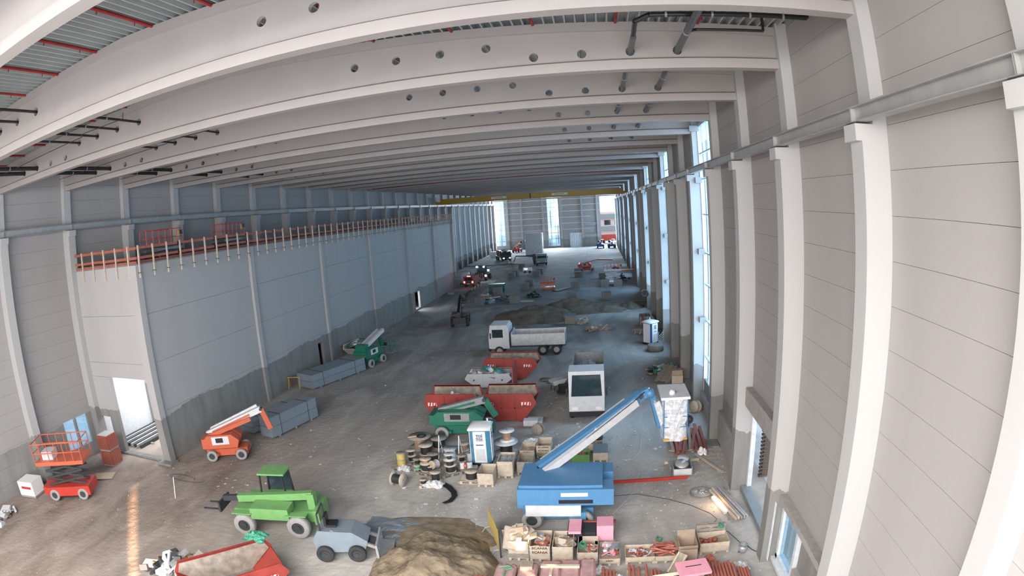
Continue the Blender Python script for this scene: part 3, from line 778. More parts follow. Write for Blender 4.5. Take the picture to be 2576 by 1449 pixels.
def boom_lift(label, loc, rz, col, col2, L=2.8, Wd=1.9, arm=None, cageloc=None, r=.36, tyre=M_tyre, turret_h=.85, group=None, boomw=.2, armc=None):
    """arm: list of (x, y, z) joints in the machine's frame"""
    t = thing('boom_lift', label, 'boom lift', loc, rz, group)
    obj('chassis', B().b(-L/2, -Wd*.28, r*.7, L/2, Wd*.28, r*1.9).b(-L*.42, -Wd*.42, r*.9, -L*.2, Wd*.42, r*1.3).b(L*.2, -Wd*.42, r*.9, L*.42, Wd*.42, r*1.3), col, t)
    for x in (-L*.36, L*.36):
        for y in (-Wd/2+.12, Wd/2-.12): wheel(t, x, y, r, .26, tyre)
    z = r*1.9
    obj('turntable', B().lathe([(0, z), (.5, z), (.5, z+.12), (0, z+.12)], 20), M_dsteel, t)
    z += .12
    tu = obj('turret', B().prism([(-L*.48, z), (L*.30, z), (L*.36, z+turret_h*.55), (L*.2, z+turret_h), (-L*.40, z+turret_h), (-L*.5, z+turret_h*.7)], -Wd*.42, -Wd*.08).prism([(-L*.48, z), (L*.30, z), (L*.36, z+turret_h*.55), (L*.2, z+turret_h), (-L*.40, z+turret_h), (-L*.5, z+turret_h*.7)], Wd*.08, Wd*.42), col, t)
    obj('counterweight', B().b(-L*.56, -Wd*.40, z+.02, -L*.46, Wd*.40, z+turret_h*.75), col, t)
    obj('engine_hood', B().b(-L*.3, -Wd*.43, z+turret_h*.3, L*.12, -Wd*.415, z+turret_h*.9), col2, t)
    obj('engine_grille', B().b(-L*.2, -Wd*.435, z+turret_h*.45, -L*.02, -Wd*.43, z+turret_h*.8), M_black, t)
    for k, (p, q) in enumerate(zip(arm, arm[1:])):
        w = boomw*(1-.12*k)
        o = obj('boom_section', B().bar(p, q, w, w*1.25), (armc or col2) if k % 2 == 0 else col, t)
        P, Q = Vector(p), Vector(q); d = (Q-P)
        obj('boom_stripe', B().bar(P+d*.1+Vector((0, -w*.52, 0)), P+d*.8+Vector((0, -w*.52, 0)), .02, w*.4), col, o)
        obj('pivot_pin', B().tube((p[0], p[1]-w*.75, p[2]), (p[0], p[1]+w*.75, p[2]), w*.38, 10), M_dsteel, o)
    if cageloc:
        x, y, z = cageloc
        cg = obj('cage_floor', B().b(x-.45, y-.75, z, x+.45, y+.75, z+.06), M_steel, t)
        for zz in (.55, 1.05): obj('cage_rail', B().path([(x-.45, y-.75, z+zz), (x+.45, y-.75, z+zz), (x+.45, y+.75, z+zz), (x-.45, y+.75, z+zz), (x-.45, y-.75, z+zz)], .022, 6), col, cg)
        for xx in (-.45, .45):
            for yy in (-.75, 0, .75): obj('cage_post', B().tube((x+xx, y+yy, z), (x+xx, y+yy, z+1.05), .022, 6), col, cg)
        obj('cage_controls', B().b(x-.42, y-.25, z+.8, x-.25, y+.25, z+1.08), M_black, cg)
    return t
def pallet(label, loc, rz=0, m=M_wood, L=1.2, Wd=.8, group=None, top=True):
    t = thing('pallet', label, 'pallet', loc, rz, group)
    pallet_parts(t, m, L, Wd); return t
def pallet_parts(t, m, L=1.2, Wd=.8):
    for y in (-Wd/2+.05, 0, Wd/2-.05): obj('skid', B().b(-L/2, y-.05, 0, L/2, y+.05, .022), m, t)
    for x in (-L/2+.07, 0, L/2-.07):
        for y in (-Wd/2+.06, 0, Wd/2-.06): obj('pallet_block', B().b(x-.07, y-.05, .022, x+.07, y+.05, .10), m, t)
        obj('stringer', B().b(x-.07, -Wd/2, .10, x+.07, Wd/2, .122), m, t)
    for k in range(5):
        y = -Wd/2+.07+k*(Wd-.14)/4; obj('deck_board', B().b(-L/2, y-.06, .122, L/2, y+.06, .144), m, t)
def crate(label, loc, rz, n, wood=M_wood, letters=None, L=.8, D=1.2, group='collar crates on pallets', lowm=None, lsize=.15, lmat=None, base=True):
    """n stacked timber collars on a pallet; long axis along y, open top"""
    t = thing('collar_crate', label, 'crate', loc, rz, group)
    pallet_parts(t, wood, L, D) if False else None
    for x in (-L/2+.06, 0, L/2-.06): obj('skid', B().b(x-.05, -D/2, 0, x+.05, D/2, .10), wood, t)
    for k in range(7):
        y = -D/2+.07+k*(D-.14)/6; obj('deck_board', B().b(-L/2, y-.07, .10, L/2, y+.07, .122), wood, t)
    obj('liner', B().b(-L/2+.03, -D/2+.03, .123, L/2-.03, D/2-.03, .15), M_ply, t)
    for k in range(n):
        z0, z1 = .145+k*.2, .145+k*.2+.195; m = lowm if (lowm and k == 0) else wood; e = .02
        f = obj('front_board', B().b(-L/2, -D/2, z0, L/2, -D/2+e, z1), m, t)
        obj('rear_board', B().b(-L/2, D/2-e, z0, L/2, D/2, z1), m, t)
        obj('side_board', B().b(-L/2, -D/2+e, z0, -L/2+e, D/2-e, z1), m, t)
        obj('side_board', B().b(L/2-e, -D/2+e, z0, L/2, D/2-e, z1), m, t)
        for sx in (-1, 1): obj('corner_hinge', B().b(sx*L/2-.03 if sx > 0 else -L/2-.006, -D/2-.006, z0+.03, sx*L/2+.006 if sx > 0 else -L/2+.03, -D/2+.04, z1-.03), M_steel, t)
        if letters and k < len(letters) and letters[k]:
            text(f, letters[k], lsize, (0, -D/2-.004, (z0+z1)/2), (PI/2, 0, 0), lmat or M_print, sx=1.15)
    return t
def cable_reel(label, loc, R, r, h, cable, flange=M_wood, drum=None, rz=0, tilt=None, group='cable reels on the floor', holes=True):
    """upright reel: two flanges, drum and wound cable. tilt = euler for a reel lying on its rim"""
    t = thing('cable_reel', label, 'cable reel', loc, rz, group)
    if tilt: t.rotation_euler = tilt
    ft = max(.02, h*.05)
    for z in (0, h-ft):
        f = obj('flange', B().lathe([(0.02, z), (R, z), (R, z+ft), (0.02, z+ft)], 24), flange, t)
        if z and holes:
            for a in range(4): obj('bolt', B().tube((R*.32*math.cos(a*PI/2+.4), R*.32*math.sin(a*PI/2+.4), z+ft), (R*.32*math.cos(a*PI/2+.4), R*.32*math.sin(a*PI/2+.4), z+ft+.006), R*.045, 6), M_dsteel, f)
            obj('axle_hole', B().tube((0, 0, z+ft), (0, 0, z+ft+.005), R*.08, 10), M_black, f)
    if cable is not None:
        prof = []; k = 10
        for i in range(k+1):
            z = ft+(h-2*ft)*i/k; prof += [(r+(0.006 if i % 2 else 0), z)]
        obj('wound_cable', B().lathe(prof, 24), cable, t)
    else:
        obj('drum', B().lathe([(r, ft), (r, h-ft)], 24), drum or M_copper, t)
    return t
def skip(label, loc, rz, L, Wd, H, m=M_skip, stripe=True, inner=None, group='open waste skips'):
    """tapered waste skip, long axis x, sloping ends, open top"""
    t = thing('waste_skip', label, 'skip', loc, rz, group); s = L*.24; e = .05; inner = inner or M_block
    out = [(-L/2+s, 0.08), (L/2-s, 0.08), (L/2, H*.62), (L/2, H*.70), (L/2-s*.25, H), (-L/2+s*.25, H), (-L/2, H*.70), (-L/2, H*.62)]
    for y in (-Wd/2, Wd/2-e): obj('side_plate', B().prism(out, y, y+e), m, t)
    obj('floor_plate', B().b(-L/2+s, -Wd/2+e, .08, L/2-s, Wd/2-e, .13), inner, t)
    for sx in (-1, 1):
        obj('sloping_end', B().add([(sx*(L/2-s), y, .10) for y in (-Wd/2+e, Wd/2-e)] + [(sx*L/2*.99, y, H*.64) for y in (Wd/2-e, -Wd/2+e)] +
            [(sx*(L/2-s-.04), y, .13) for y in (-Wd/2+e, Wd/2-e)] + [(sx*(L/2*.99-.04), y, H*.67) for y in (Wd/2-e, -Wd/2+e)], [(0, 1, 2, 3), (4, 5, 6, 7), (0, 1, 5, 4), (2, 3, 7, 6)]), m, t)
        obj('runner', B().b(sx*L*.2-.1, -Wd/2, 0, sx*L*.2+.1, Wd/2, .08), m, t)
        obj('lifting_lug', B().tube((sx*L*.3, -Wd/2-.16, H*.6), (sx*L*.3, -Wd/2, H*.6), .05, 8), M_dsteel, t)
    for y in (-Wd/2+e+.005, Wd/2-e-.03): obj('inner_lining', B().prism([(-L/2+s+.05, .14), (L/2-s-.05, .14), (L/2-.15, H*.66), (L/2-s*.3, H-.08), (-L/2+s*.3, H-.08), (-L/2+.15, H*.66)], y, y+.025), M_rust, t, label='pale rusty inside of the skip')
    obj('rim', B().b(-L/2+s*.25, -Wd/2-.04, H-.06, L/2-s*.25, -Wd/2+e, H+.02).b(-L/2+s*.25, Wd/2-e, H-.06, L/2-s*.25, Wd/2+.04, H+.02), m, t)
    for x in (-L*.12, L*.12): obj('side_rib', B().b(x-.04, -Wd/2-.05, .1, x+.04, -Wd/2, H-.06), m, t)
    obj('side_ledge', B().b(-L/2+s*.5, -Wd/2-.05, H*.48, L/2-s*.5, -Wd/2, H*.52), m, t)
    if stripe:
        for sx in (-1, 1):
            st = obj('reflector', B().b(sx*L*.33-.32, -Wd/2-.062, H*.60, sx*L*.33+.28, -Wd/2-.052, H*.72), M_white, t, label='red and white striped reflector')
            for k in range(3): obj('red_stripe', B().prism([(sx*L*.33-.24+k*.19, H*.60), (sx*L*.33-.15+k*.19, H*.60), (sx*L*.33-.10+k*.19, H*.72), (sx*L*.33-.19+k*.19, H*.72)], -Wd/2-.068, -Wd/2-.062), M_redprint, st)
    return t
def rubble(name, label, cat, loc, n, sx, sy, sz, mats, seed=1, size=.25, group=None):
    """heaped odd boards, boxes and rags: one countable piece each"""
    random.seed(seed); t = thing(name, label, cat, loc, 0, group)
    for k in range(n):
        x, y = random.gauss(0, .4)*sx, random.gauss(0, .4)*sy
        x = max(-sx, min(sx, x)); y = max(-sy, min(sy, y)); z = max(.02, sz*(1-abs(x)/sx*.8)*(1-abs(y)/sy*.8)*random.random()) + size*.12
        s = size*random.uniform(.5, 1.3); m = random.choice(mats)
        obj('scrap_piece', B().ob((0, 0, 0), (s*random.uniform(.6, 2.2), s*random.uniform(.25, 1), s*random.uniform(.08, .5)), (0, 0, 0)), m, t, (x, y, z)).rotation_euler = (random.uniform(-.5, .5), random.uniform(-.5, .5), random.uniform(0, 3))
    return t
def crumple(name, label, cat, loc, sx, sy, sz, m, seed=1, n=22, parent=None):
    """crumpled sheet or film lying in a heap"""
    b = B(); vs = []
    for j in range(n+1):
        for i in range(n+1):
            u, v = i/n*2-1, j/n*2-1; d = max(0, 1-(u*u+v*v)*.85)
            w = 1+.28*noise.noise(Vector((u*2, v*2, seed+9)))
            z = sz*(d**.6)*(.5+.6*noise.noise(Vector((u*3, v*3, seed)))+.35*noise.noise(Vector((u*9, v*9, seed))))
            vs.append((u*sx*w, v*sy*w, max(0.01, z+.03)))
    b.add(vs, [(j*(n+1)+i, j*(n+1)+i+1, (j+1)*(n+1)+i+1, (j+1)*(n+1)+i) for j in range(n) for i in range(n)], False)
    o = obj(name, b, m, parent, loc)
    if parent is None: tag(o, label, cat)
    return o
def mound(name, label, loc, sx, sy, h, m, seed=1, n=54, cat='sand pile', p=1.0):
    b = B(); vs = []
    for j in range(n+1):
        for i in range(n+1):
            u, v = i/n*2-1, j/n*2-1; q = Vector((u*1.6, v*1.6, seed))
            d = math.hypot(u, v)*(1+.30*noise.noise(q)); f = max(0.0, 1-d)**p
            z = h*f*(1+.35*noise.noise(q*2.1)) + .05*h*noise.noise(q*8)*min(1, f*6) + .03*h*noise.noise(q*22)*min(1, f*6)
            vs.append((u*sx, v*sy, z-.06 if f > 0 else -.1))
    b.add(vs, [(j*(n+1)+i, j*(n+1)+i+1, (j+1)*(n+1)+i+1, (j+1)*(n+1)+i) for j in range(n) for i in range(n)], True)
    o = obj(name, b, m, None, loc); tag(o, label, cat); return o
def lorry(name, label, cat, loc, rz, cabm, L=7.0, Wd=2.4, bed='box', bedm=M_grey, bedh=1.2, cabh=2.9, axles=3, group=None, lamps=None):
    """cab at +x"""
    t = thing(name, label, cat, loc, rz, group)
    obj('chassis', B().b(-L/2, -.45, .65, L/2-.3, .45, .95), M_dsteel, t)
    c = obj('cab', B().prism([(L/2-1.9, .7), (L/2, .7), (L/2, 1.7), (L/2-.18, cabh), (L/2-1.7, cabh), (L/2-1.9, cabh-.3)], -Wd/2+.05, Wd/2-.05), cabm, t)
    obj('windscreen', B().add([(L/2+.012, -Wd/2+.2, 1.75), (L/2+.012, Wd/2-.2, 1.75), (L/2-.15, Wd/2-.28, cabh-.22), (L/2-.15, -Wd/2+.28, cabh-.22)], [(0, 1, 2, 3)]), M_dglass, c)
    for s in (-1, 1):
        obj('side_window', B().b(L/2-1.35, s*(Wd/2-.045), 1.75, L/2-.35, s*(Wd/2-.035), cabh-.4), M_dglass, c)
        obj('mirror', B().b(L/2-.25, s*(Wd/2+.08)-.06, 1.7, L/2-.15, s*(Wd/2+.08)+.06, 2.2), M_black, c)
        obj('headlamp', B().b(L/2, s*(Wd/2-.4)-.18, .85, L/2+.03, s*(Wd/2-.4)+.18, 1.05), lamps or M_white, c)
    obj('bumper', B().b(L/2-.1, -Wd/2+.05, .45, L/2+.08, Wd/2-.05, .75), M_black, c)
    xs = [L/2-.95] + [-L/2+.8+k*1.25 for k in range(axles-1)]
    for x in xs:
        for y in (-Wd/2+.18, Wd/2-.18): wheel(t, x, y, .48, .3, M_btyre, M_steel)
    x0, x1 = -L/2, L/2-2.1
    if bed == 'box':
        bd = obj('bed_floor', B().b(x0, -Wd/2, .97, x1, Wd/2, 1.07), bedm, t)
        for y in (-Wd/2, Wd/2-.06): obj('bed_side', B().b(x0, y, 1.07, x1, y+.06, 1.07+bedh), bedm, t)
        for x in (x0, x1-.06): obj('bed_end', B().b(x, -Wd/2+.06, 1.07, x+.06, Wd/2-.06, 1.07+bedh+(.2 if x > 0 else 0)), bedm, t)
        for k in range(6):
            x = x0+.2+k*(x1-x0-.4)/5; obj('bed_rib', B().b(x-.04, -Wd/2-.05, .97, x+.04, -Wd/2, 1.07+bedh), bedm, t)
    elif bed == 'flat':
        obj('bed_floor', B().b(x0, -Wd/2, .97, x1, Wd/2, 1.12), bedm, t)
    for s in (-1, 1): obj('mudguard', B().b(-L/2+.2, s*(Wd/2-.2)-.18, .97-.06, -L/2+2.4, s*(Wd/2-.2)+.18, .97), M_black, t)
    return t
def telehandler(label, loc, rz, col, boom_up=(2.2, 1.0), L=3.6, Wd=2.0, cabm=None, tyre=M_btyre, raise_=.6):
    t = thing('telehandler', label, 'telehandler', loc, rz)
    obj('chassis', B().b(-L/2, -.5, .5, L/2, .5, 1.05).b(-L/2-.25, -.75, .5, -L/2, .75, 1.2), col, t)
    for x in (-L*.33, L*.33):
        for y in (-Wd/2+.1, Wd/2-.1): wheel(t, x, y, .55, .38, tyre, M_dsteel)
        obj('mudguard', B().b(x-.5, -Wd/2-.08, 1.14, x+.5, -Wd/2+.3, 1.19).b(x-.5, Wd/2-.3, 1.14, x+.5, Wd/2+.08, 1.19), col, t)
    c = obj('cab_floor', B().b(-.6, -Wd/2, .85, .8, -.15, 1.3), col, t)
    for x in (-.55, .75):
        for y in (-Wd/2+.04, -.19): obj('cab_pillar', B().bar((x, y, 1.3), (x*.85, y, 2.5), .07), M_black, c)
    obj('cab_roof', B().b(-.6, -Wd/2, 2.5, .75, -.15, 2.58), cabm or col, c)
    obj('cab_glass', B().b(-.5, -Wd/2+.01, 1.3, .7, -Wd/2+.02, 2.5), M_dglass, c)
    obj('engine_hood', B().b(-1.0, .3, .9, .9, Wd/2, 1.45), col, t)
    p = (-L*.48, .08, 1.7); q = (L*.5+raise_*.8, .08, 1.7+raise_*1.4)
    bo = obj('boom', B().bar(p, q, .3, .34), col, t)
    d = Vector(q)-Vector(p)
    obj('boom_extension', B().bar(Vector(q)-d*.05, Vector(q)+d*.22, .22, .26), M_dsteel, bo)
    obj('boom_support', B().b(-L/2, -.15, 1.0, -L/2+.35, .3, 1.8), col, t)
    e = Vector(q)+d*.22
    obj('carriage', B().b(e.x, e.y-.6, e.z-.5, e.x+.1, e.y+.6, e.z), M_dsteel, bo)
    for y in (-.35, .35): obj('fork', B().b(e.x+.1, e.y+y-.05, e.z-.5, e.x+1.1, e.y+y+.05, e.z-.44), M_dsteel, bo)
    return t

# ================================================================ THINGS ON THE FLOOR
# --- portable toilets
def toilet(label, loc, rz, cornerm, pw):
    t = thing('portable_toilet', label, 'portable toilet', loc, rz)
    obj('skid_base', B().b(-.56, -.56, 0, .56, .56, .14), M_black, t)
    obj('body', B().prism([(-.55, -.35), (-.35, -.55), (.35, -.55), (.55, -.35), (.55, .35), (.35, .55), (-.35, .55), (-.55, .35)], .14, 2.05, 'z'), cornerm, t)
    d = obj('door', B().b(-pw/2, -.585, .2, pw/2, -.55, 2.0), M_white, t, label='white door with blue lettering')
    obj('door_panel', B().b(-pw/2+.08, -.592, .3, pw/2-.08, -.585, 1.0), M_offwhite, d)
    sq = obj('logo_plate', B().b(-.2, -.592, 1.42, .2, -.585, 1.86), M_offwhite, d)
    text(sq, 'TOI', .2, (0, -.6, 1.74), (PI/2, 0, 0), M_navy); text(sq, 'TOI', .2, (0, -.6, 1.55), (PI/2, 0, 0), M_navy)
    obj('logo_dot', B().b(.13, -.6, 1.83, .17, -.593, 1.87), M_redprint, sq)
    obj('print_line', B().b(-.2, -.592, 1.21, .2, -.586, 1.26), M_navy, d)
    s = obj('side_panel', B().b(.55, -pw/2, .2, .585, pw/2, 2.0), M_white, t)
    text(s, 'TOI\nTOI', .2, (.592, 0, 1.6), (PI/2, 0, PI/2), M_navy)
    obj('side_panel', B().b(-.585, -pw/2, .2, -.55, pw/2, 2.0), M_white, t)
    obj('roof', B().lathe([(.84, 2.05), (.86, 2.12), (.7, 2.22), (.4, 2.30), (0, 2.33)], 4, (0, 0, 0), Matrix.Rotation(PI/4, 3, 'Z')), M_white, t)
    obj('vent_pipe', B().tube((.35, .35, 2.1), (.35, .35, 2.42), .05, 8), M_white, t)
toilet('light blue portable toilet with white door among the cable reels', (-6.5, 27.6, 0), .04, M_tblue, .66)
toilet('dark blue and white portable toilet by the right wall columns', (4.72, 52.9, 0), .78, M_tdblue, .8)

# --- cable reels (nearest the middle of the picture)
reels = [
 ('largest cable reel, bare wooden drum, black cable coil on its top flange', (-10.60, 29.3), .68, .34, .72, None, M_wood2, None),
 ('wide dark cable reel with grey flange behind the yellow reel group', (-9.5, 29.5), .47, .36, .55, M_cable, M_wood2, None),
 ('dark cable reel with pale flange and five bolt holes beside the big wooden reel', (-10.0, 28.45), .42, .30, .55, M_cable, M_wood, None),
 ('low dark cable reel with brown flange right of the pale one', (-9.35, 27.7), .35, .24, .36, M_cable, M_wood2, None),
 ('small black reel with pale flange, lower of a pair beside the yellow reel', (-10.55, 27.45), .29, .16, .32, M_cable, M_wood, None),
 ('green cable reel on the timber pallet', (-9.78, 26.1), .20, .17, .22, M_gcable, M_wood, None),
 ('black reel with pale rim beside the green cable reel', (-9.0, 26.0), .21, .18, .26, M_cable, M_wood, None),
 ('grey low reel with pale flange behind the green cable reel', (-9.98, 26.75), .24, .12, .30, M_cable, M_wood2, None),
 ('wide black reel under a small bare wooden one', (-9.25, 26.05), .32, .26, .40, M_cable, M_wood, None),
 ('bottom black reel wrapped in clear film in the three-high stack', (-7.91, 26.0), .30, .25, .36, M_cable, M_wood, None),
 ('brown flanged black reel left of the light blue toilet', (-7.7, 27.6), .27, .14, .34, M_cable, M_wood, None),
 ('thick black reel with wood flange on its own pallet left of the crates', (-6.62, 25.25), .33, .29, .42, M_cable, M_wood, None),
 ('tall black reel standing upright on the plastic strewn pallet', (-8.40, 24.85), .28, .20, .50, M_cable, M_wood, None),
 ('small pale reel lying on the plastic strewn pallet', (-8.95, 24.45), .19, .12, .24, M_cable, M_wood, None),
 ('grey wire reel inside the white steel rack', (-8.5, 28.2), .36, .30, .45, M_wcable, M_offwhite, None),
 ('reel half hidden behind the left side of the light blue toilet', (-7.9, 29.1), .30, .2, .4, M_copper, M_wood, None),
]
ZP = {6: 0.15, 8: .15, 11: .15, 12: .15, 13: .15, 5: .15, 7: .15, 9: .15}
for k, (lab, (x, y), R, r, h, cab, fl_, dr) in enumerate(reels):
    cable_reel(lab, (x, y, ZP.get(k, 0.0)), R, r, h, cab, fl_)
cable_reel('small black reel with pale flange, upper of a pair beside the yellow reel', (-10.55, 27.45, .325), .27, .13, .32, M_cable, M_wood)
cable_reel('small bare wooden reel on top of the wide black reel', (-9.25, 26.05, .555), .31, .14, .26, None, M_wood)
cable_reel('middle black reel in the three-high stack', (-7.91, 26.0, .515), .33, .19, .34, M_cable, M_wood)
cable_reel('top slim reel with silver flange in the three-high stack', (-7.91, 26.0, .86), .27, .12, .30, M_cable, M_offwhite)
cable_reel('big silver steel reel with dark wound drum, lower of two', (-5.4, 28.75, 0), .68, .34, .72, M_cable, M_offwhite)
cable_reel('white topped reel with bare drum standing on the big silver reel', (-5.3, 28.75, .80), .43, .22, .60, None, M_white)
cable_reel('yellow cable drum, upper of two on the left pallet', (-10.8, 26.5, .50), .24, .235, .38, M_ycable, M_wood2)
cable_reel('yellow cable drum wrapped in film, lower of two on the left pallet', (-10.8, 26.5, .15), .24, .235, .345, M_ycable, M_wood2)
cable_reel('black cable reel lying on its rims, apart on the left', (-10.55, 24.45, .36), .39, .25, .62, M_cable, M_wood, tilt=(0, PI/2, -.25))
cable_reel('white cable reel lying on its side with wood flange toward the camera', (-8.75, 26.3, .42), .24, .19, .42, M_wcable, M_ply, tilt=(PI/2-.2, 0, -.35))
cable_reel('white wire spool standing beside the toilet', (-7.25, 27.7, 0), .16, .15, .42, M_wcable, M_offwhite)
cable_reel('left white wire roll on the pallet in front of the toilet', (-7.37, 26.4, .15), .13, .125, .3, M_wcable, M_white)
cable_reel('right white wire roll on the pallet in front of the toilet', (-6.98, 26.45, .15), .15, .145, .3, M_wcable, M_white)
cable_reel('weathered wooden reel leaning behind the open crates', (-3.82, 31.5, .36), .36, .22, .4, None, M_wood2, tilt=(PI/2-.15, 0, -.3))
cable_reel('bare wooden reel leaning on the right wall plinth', (6.1, 34.2, .38), .38, .2, .36, None, M_ply, tilt=(PI/2-.2, 0, -.9))
t = thing('cable_coil', 'coil of black cable lying on the largest reel', 'cable', (-10.45, 29.2, .73))
cb = B()
for k in range(9):
    r_ = .20+.02*(k % 5); zz = .02+.02*(k//3); cb.path([(r_*math.cos(a*PI/8)+.02*math.sin(k*2), r_*math.sin(a*PI/8)+.02*math.cos(k*3), zz) for a in range(17)], .012, 5)
obj('cable_loops', cb, M_cable, t, kind='stuff')
o = obj('wooden_offcut', B().ob((0, 0, .03), (.55, .12, .04), (0, 0, .4)), M_wood, None, (-10.95, 29.1, .725)); tag(o, 'pale board lying on the largest reel beside the coil', 'board')
o = obj('orange_tape_roll', B().tube((-.05, 0, .14), (.05, 0, .14), .14, 14), M_orange, None, (-7.17, 26.4, .15)); tag(o, 'orange tape roll between the two white wire rolls', 'tape roll')
for lab, x, y, rz, mm in (('pallet under the two yellow drums', -10.85, 26.5, .35, M_wood2), ('pallet under the green and grey reels', -9.75, 26.35, -.45, M_wood2), ('pallet under the wide black reel', -9.1, 25.95, -.2, M_wood2), ('pallet under the three-high reel stack', -7.95, 25.95, .6, M_wood2),
                       ('pallet under the white wire rolls', -7.15, 26.4, .1, M_wood2), ('pale pallet under the thick black reel', -6.62, 25.25, 0, M_wood), ('pallet covered in plastic under the tall black reel', -8.6, 24.6, .12, M_wood)):
    pallet('timber '+lab, (x, y, 0), rz, mm, 1.1, .8, 'pallets under the reels')
crumple('plastic_film_heap', 'crumpled clear plastic film over the front pallet', 'plastic film', (-8.35, 24.25, .14), .5, .35, .35, M_foil, 3)
crumple('film_wrap', 'torn clear film wrapped round the lower yellow drum', 'plastic film', (-10.55, 26.15, .0), .35, .25, .4, M_foil, 8)
t = thing('rubber_strip', 'long black rubber strip trailing from the reels', 'rubber strip', (0, 0, 0))
pts = [(-8.0, 24.75), (-7.6, 24.35), (-7.25, 23.9), (-7.1, 23.45), (-7.2, 23.0), (-7.45, 22.7)]
b = B(); vs = []
for i, (x, y) in enumerate(pts):
    a = pts[max(0, i-1)]; c = pts[min(len(pts)-1, i+1)]; d = Vector((c[0]-a[0], c[1]-a[1])).normalized(); nn = Vector((-d.y, d.x))*.14
    vs += [(x+nn.x, y+nn.y, .05+.05*(i % 2)), (x-nn.x, y-nn.y, .04)]
b.add(vs, [(2*i, 2*i+1, 2*i+3, 2*i+2) for i in range(len(pts)-1)]); vs2 = [(v[0], v[1], v[2]-.02) for v in vs]; b.add(vs2, [(2*i, 2*i+1, 2*i+3, 2*i+2) for i in range(len(pts)-1)])
obj('strip', b, M_black, t)
t = thing('reel_rack', 'white steel A-frame reel rack left of the toilet', 'rack', (-8.5, 28.2, 0))
for x in (-.55, .6):
    obj('frame_leg', B().bar((x, -.45, 0), (x, 0, 1.25), .05), M_offwhite, t); obj('frame_leg', B().bar((x, .45, 0), (x, 0, 1.25), .05), M_offwhite, t); obj('foot_bar', B().bar((x, -.5, .03), (x, .5, .03), .05), M_offwhite, t)
obj('axle', B().tube((-.6, 0, .62), (.65, 0, .62), .03, 8), M_black, t)

# --- crates behind and around the blue lift
crate('open collar crate holding small carton, front of the reel group', (-5.78, 25.2, 0), 0, 3, M_wood)
crate('lidded collar crate filled with grey bags beside the open one', (-4.95, 26.2, 0), 0, 4, M_wood)
crate('half height collar crate with folded cartons', (-4.12, 28.45, 0), 0, 2, M_wood, ['', 'SCANIA'], lsize=.1)
crate('collar crate with black printed words left of the blue boom', (-3.24, 28.65, 0), 0, 3, M_wood, [None, 'SCANIA', 'SCANIA'], lsize=.14, lowm=M_wood2)
crate('collar crate with orange parts hidden behind the blue lift', (-4.0, 26.6, 0), 0, 3, M_wood2)
crate('low wooden crate with black coil behind the blue boom', (-.44, 29.2, 0), 0, 2, M_wood)
crate('grey lidded crate with yellow side behind the blue boom', (-.17, 28.0, 0), 0, 2, M_wood)
o = obj('grey_cover', B().b(-.4, -.6, 0, .4, .6, .03), M_bgrey, None, (-.17, 28.0, .545)); tag(o, 'grey lid lying on the yellow sided crate', 'lid')
o = obj('carton', B().b(-.15, -.12, 0, .15, .12, .3), M_card, None, (-5.6, 25.1, .16)); tag(o, 'small carton standing inside the open front crate', 'box')
for k, (dx, dy) in enumerate(((-.17, -.25), (.18, -.25), (-.17, .28), (.18, .28))):
    o = crumple('grey_bag', '', '', (-4.95+dx, 26.2+dy, .75), .19, .28, .17, M_grey, 20+k, 12); tag(o, 'grey plastic bag in the lidded collar crate, ' + ['front left', 'front right', 'rear left', 'rear right'][k], 'bag', 'grey bags in the collar crate')
for k, (x, y, s) in enumerate(((-4.25, 28.3, .3), (-4.0, 28.6, .35), (-3.3, 28.5, .3), (-3.1, 28.85, .25))):
    o = obj('carton', B().ob((0, 0, s/3), (s, s*.8, s*.6), (.1, .15, k*.7)), M_card, None, (x, y, .17)); tag(o, 'folded brown carton in the %s' % ['half height crate, front left', 'half height crate, rear right', 'printed crate, front left', 'printed crate, rear right'][k], 'box')
t = thing('green_crate', 'green plastic crate full of red fittings behind the blue lift', 'crate', (-1.2, 27.65, 0))
obj('crate_floor', B().b(-.45, -.35, 0, .45, .35, .04), M_lime, t)
for (a, b_, c, d_) in ((-.45, -.35, .45, -.32), (-.45, .32, .45, .35), (-.45, -.32, -.42, .32), (.42, -.32, .45, .32)): obj('crate_wall', B().b(a, b_, .04, c, d_, .5), M_lime, t)
rubble('red_fittings', 'heap of small dark red fittings in the green crate', 'fittings', (-1.2, 27.65, .38), 70, .4, .3, .14, [M_redduct, M_redwood, M_wood], 5, .07)
t = thing('coil_on_crate', 'black coil resting on the low wooden crate', 'cable', (-.3, 29.3, .55))
obj('coil_ring', B().lathe([(.14, 0), (.26, .02), (.28, .1), (.26, .18), (.14, .2), (.14, 0)], 20), M_cable, t)
rubble('crate_fillings', 'small rusty parts inside the low wooden crate', 'parts', (-.45, 29.1, .16), 24, .3, .45, .3, [M_redwood, M_card, M_steel], 6, .13)
crumple('plastic_film_heap', 'clear plastic sheet heap between printed crate and boom', 'plastic film', (-2.2, 29.0, 0), .6, .5, .5, M_foil, 14)
crumple('plastic_film_heap', 'clear plastic sheet heap behind the half height crate', 'plastic film', (-4.1, 30.0, 0), .55, .5, .35, M_foil, 15)
o = obj('concrete_slab_stack', B().b(-.5, -.45, .0, .5, .45, .12).b(-.48, -.43, .14, .5, .43, .26), M_offwhite, None, (-4.3, 33.3, 0)); tag(o, 'small stack of pale boards on blocks right of the big skip', 'stack')
t = thing('bale', 'pale strapped bale on a pallet right of the big red skip', 'bale', (-4.45, 32.9, 0)); o.name = 'slab_stack'
obj('body', B().b(-.45, -.5, .14, .42, .0, .5), M_offwhite, t)

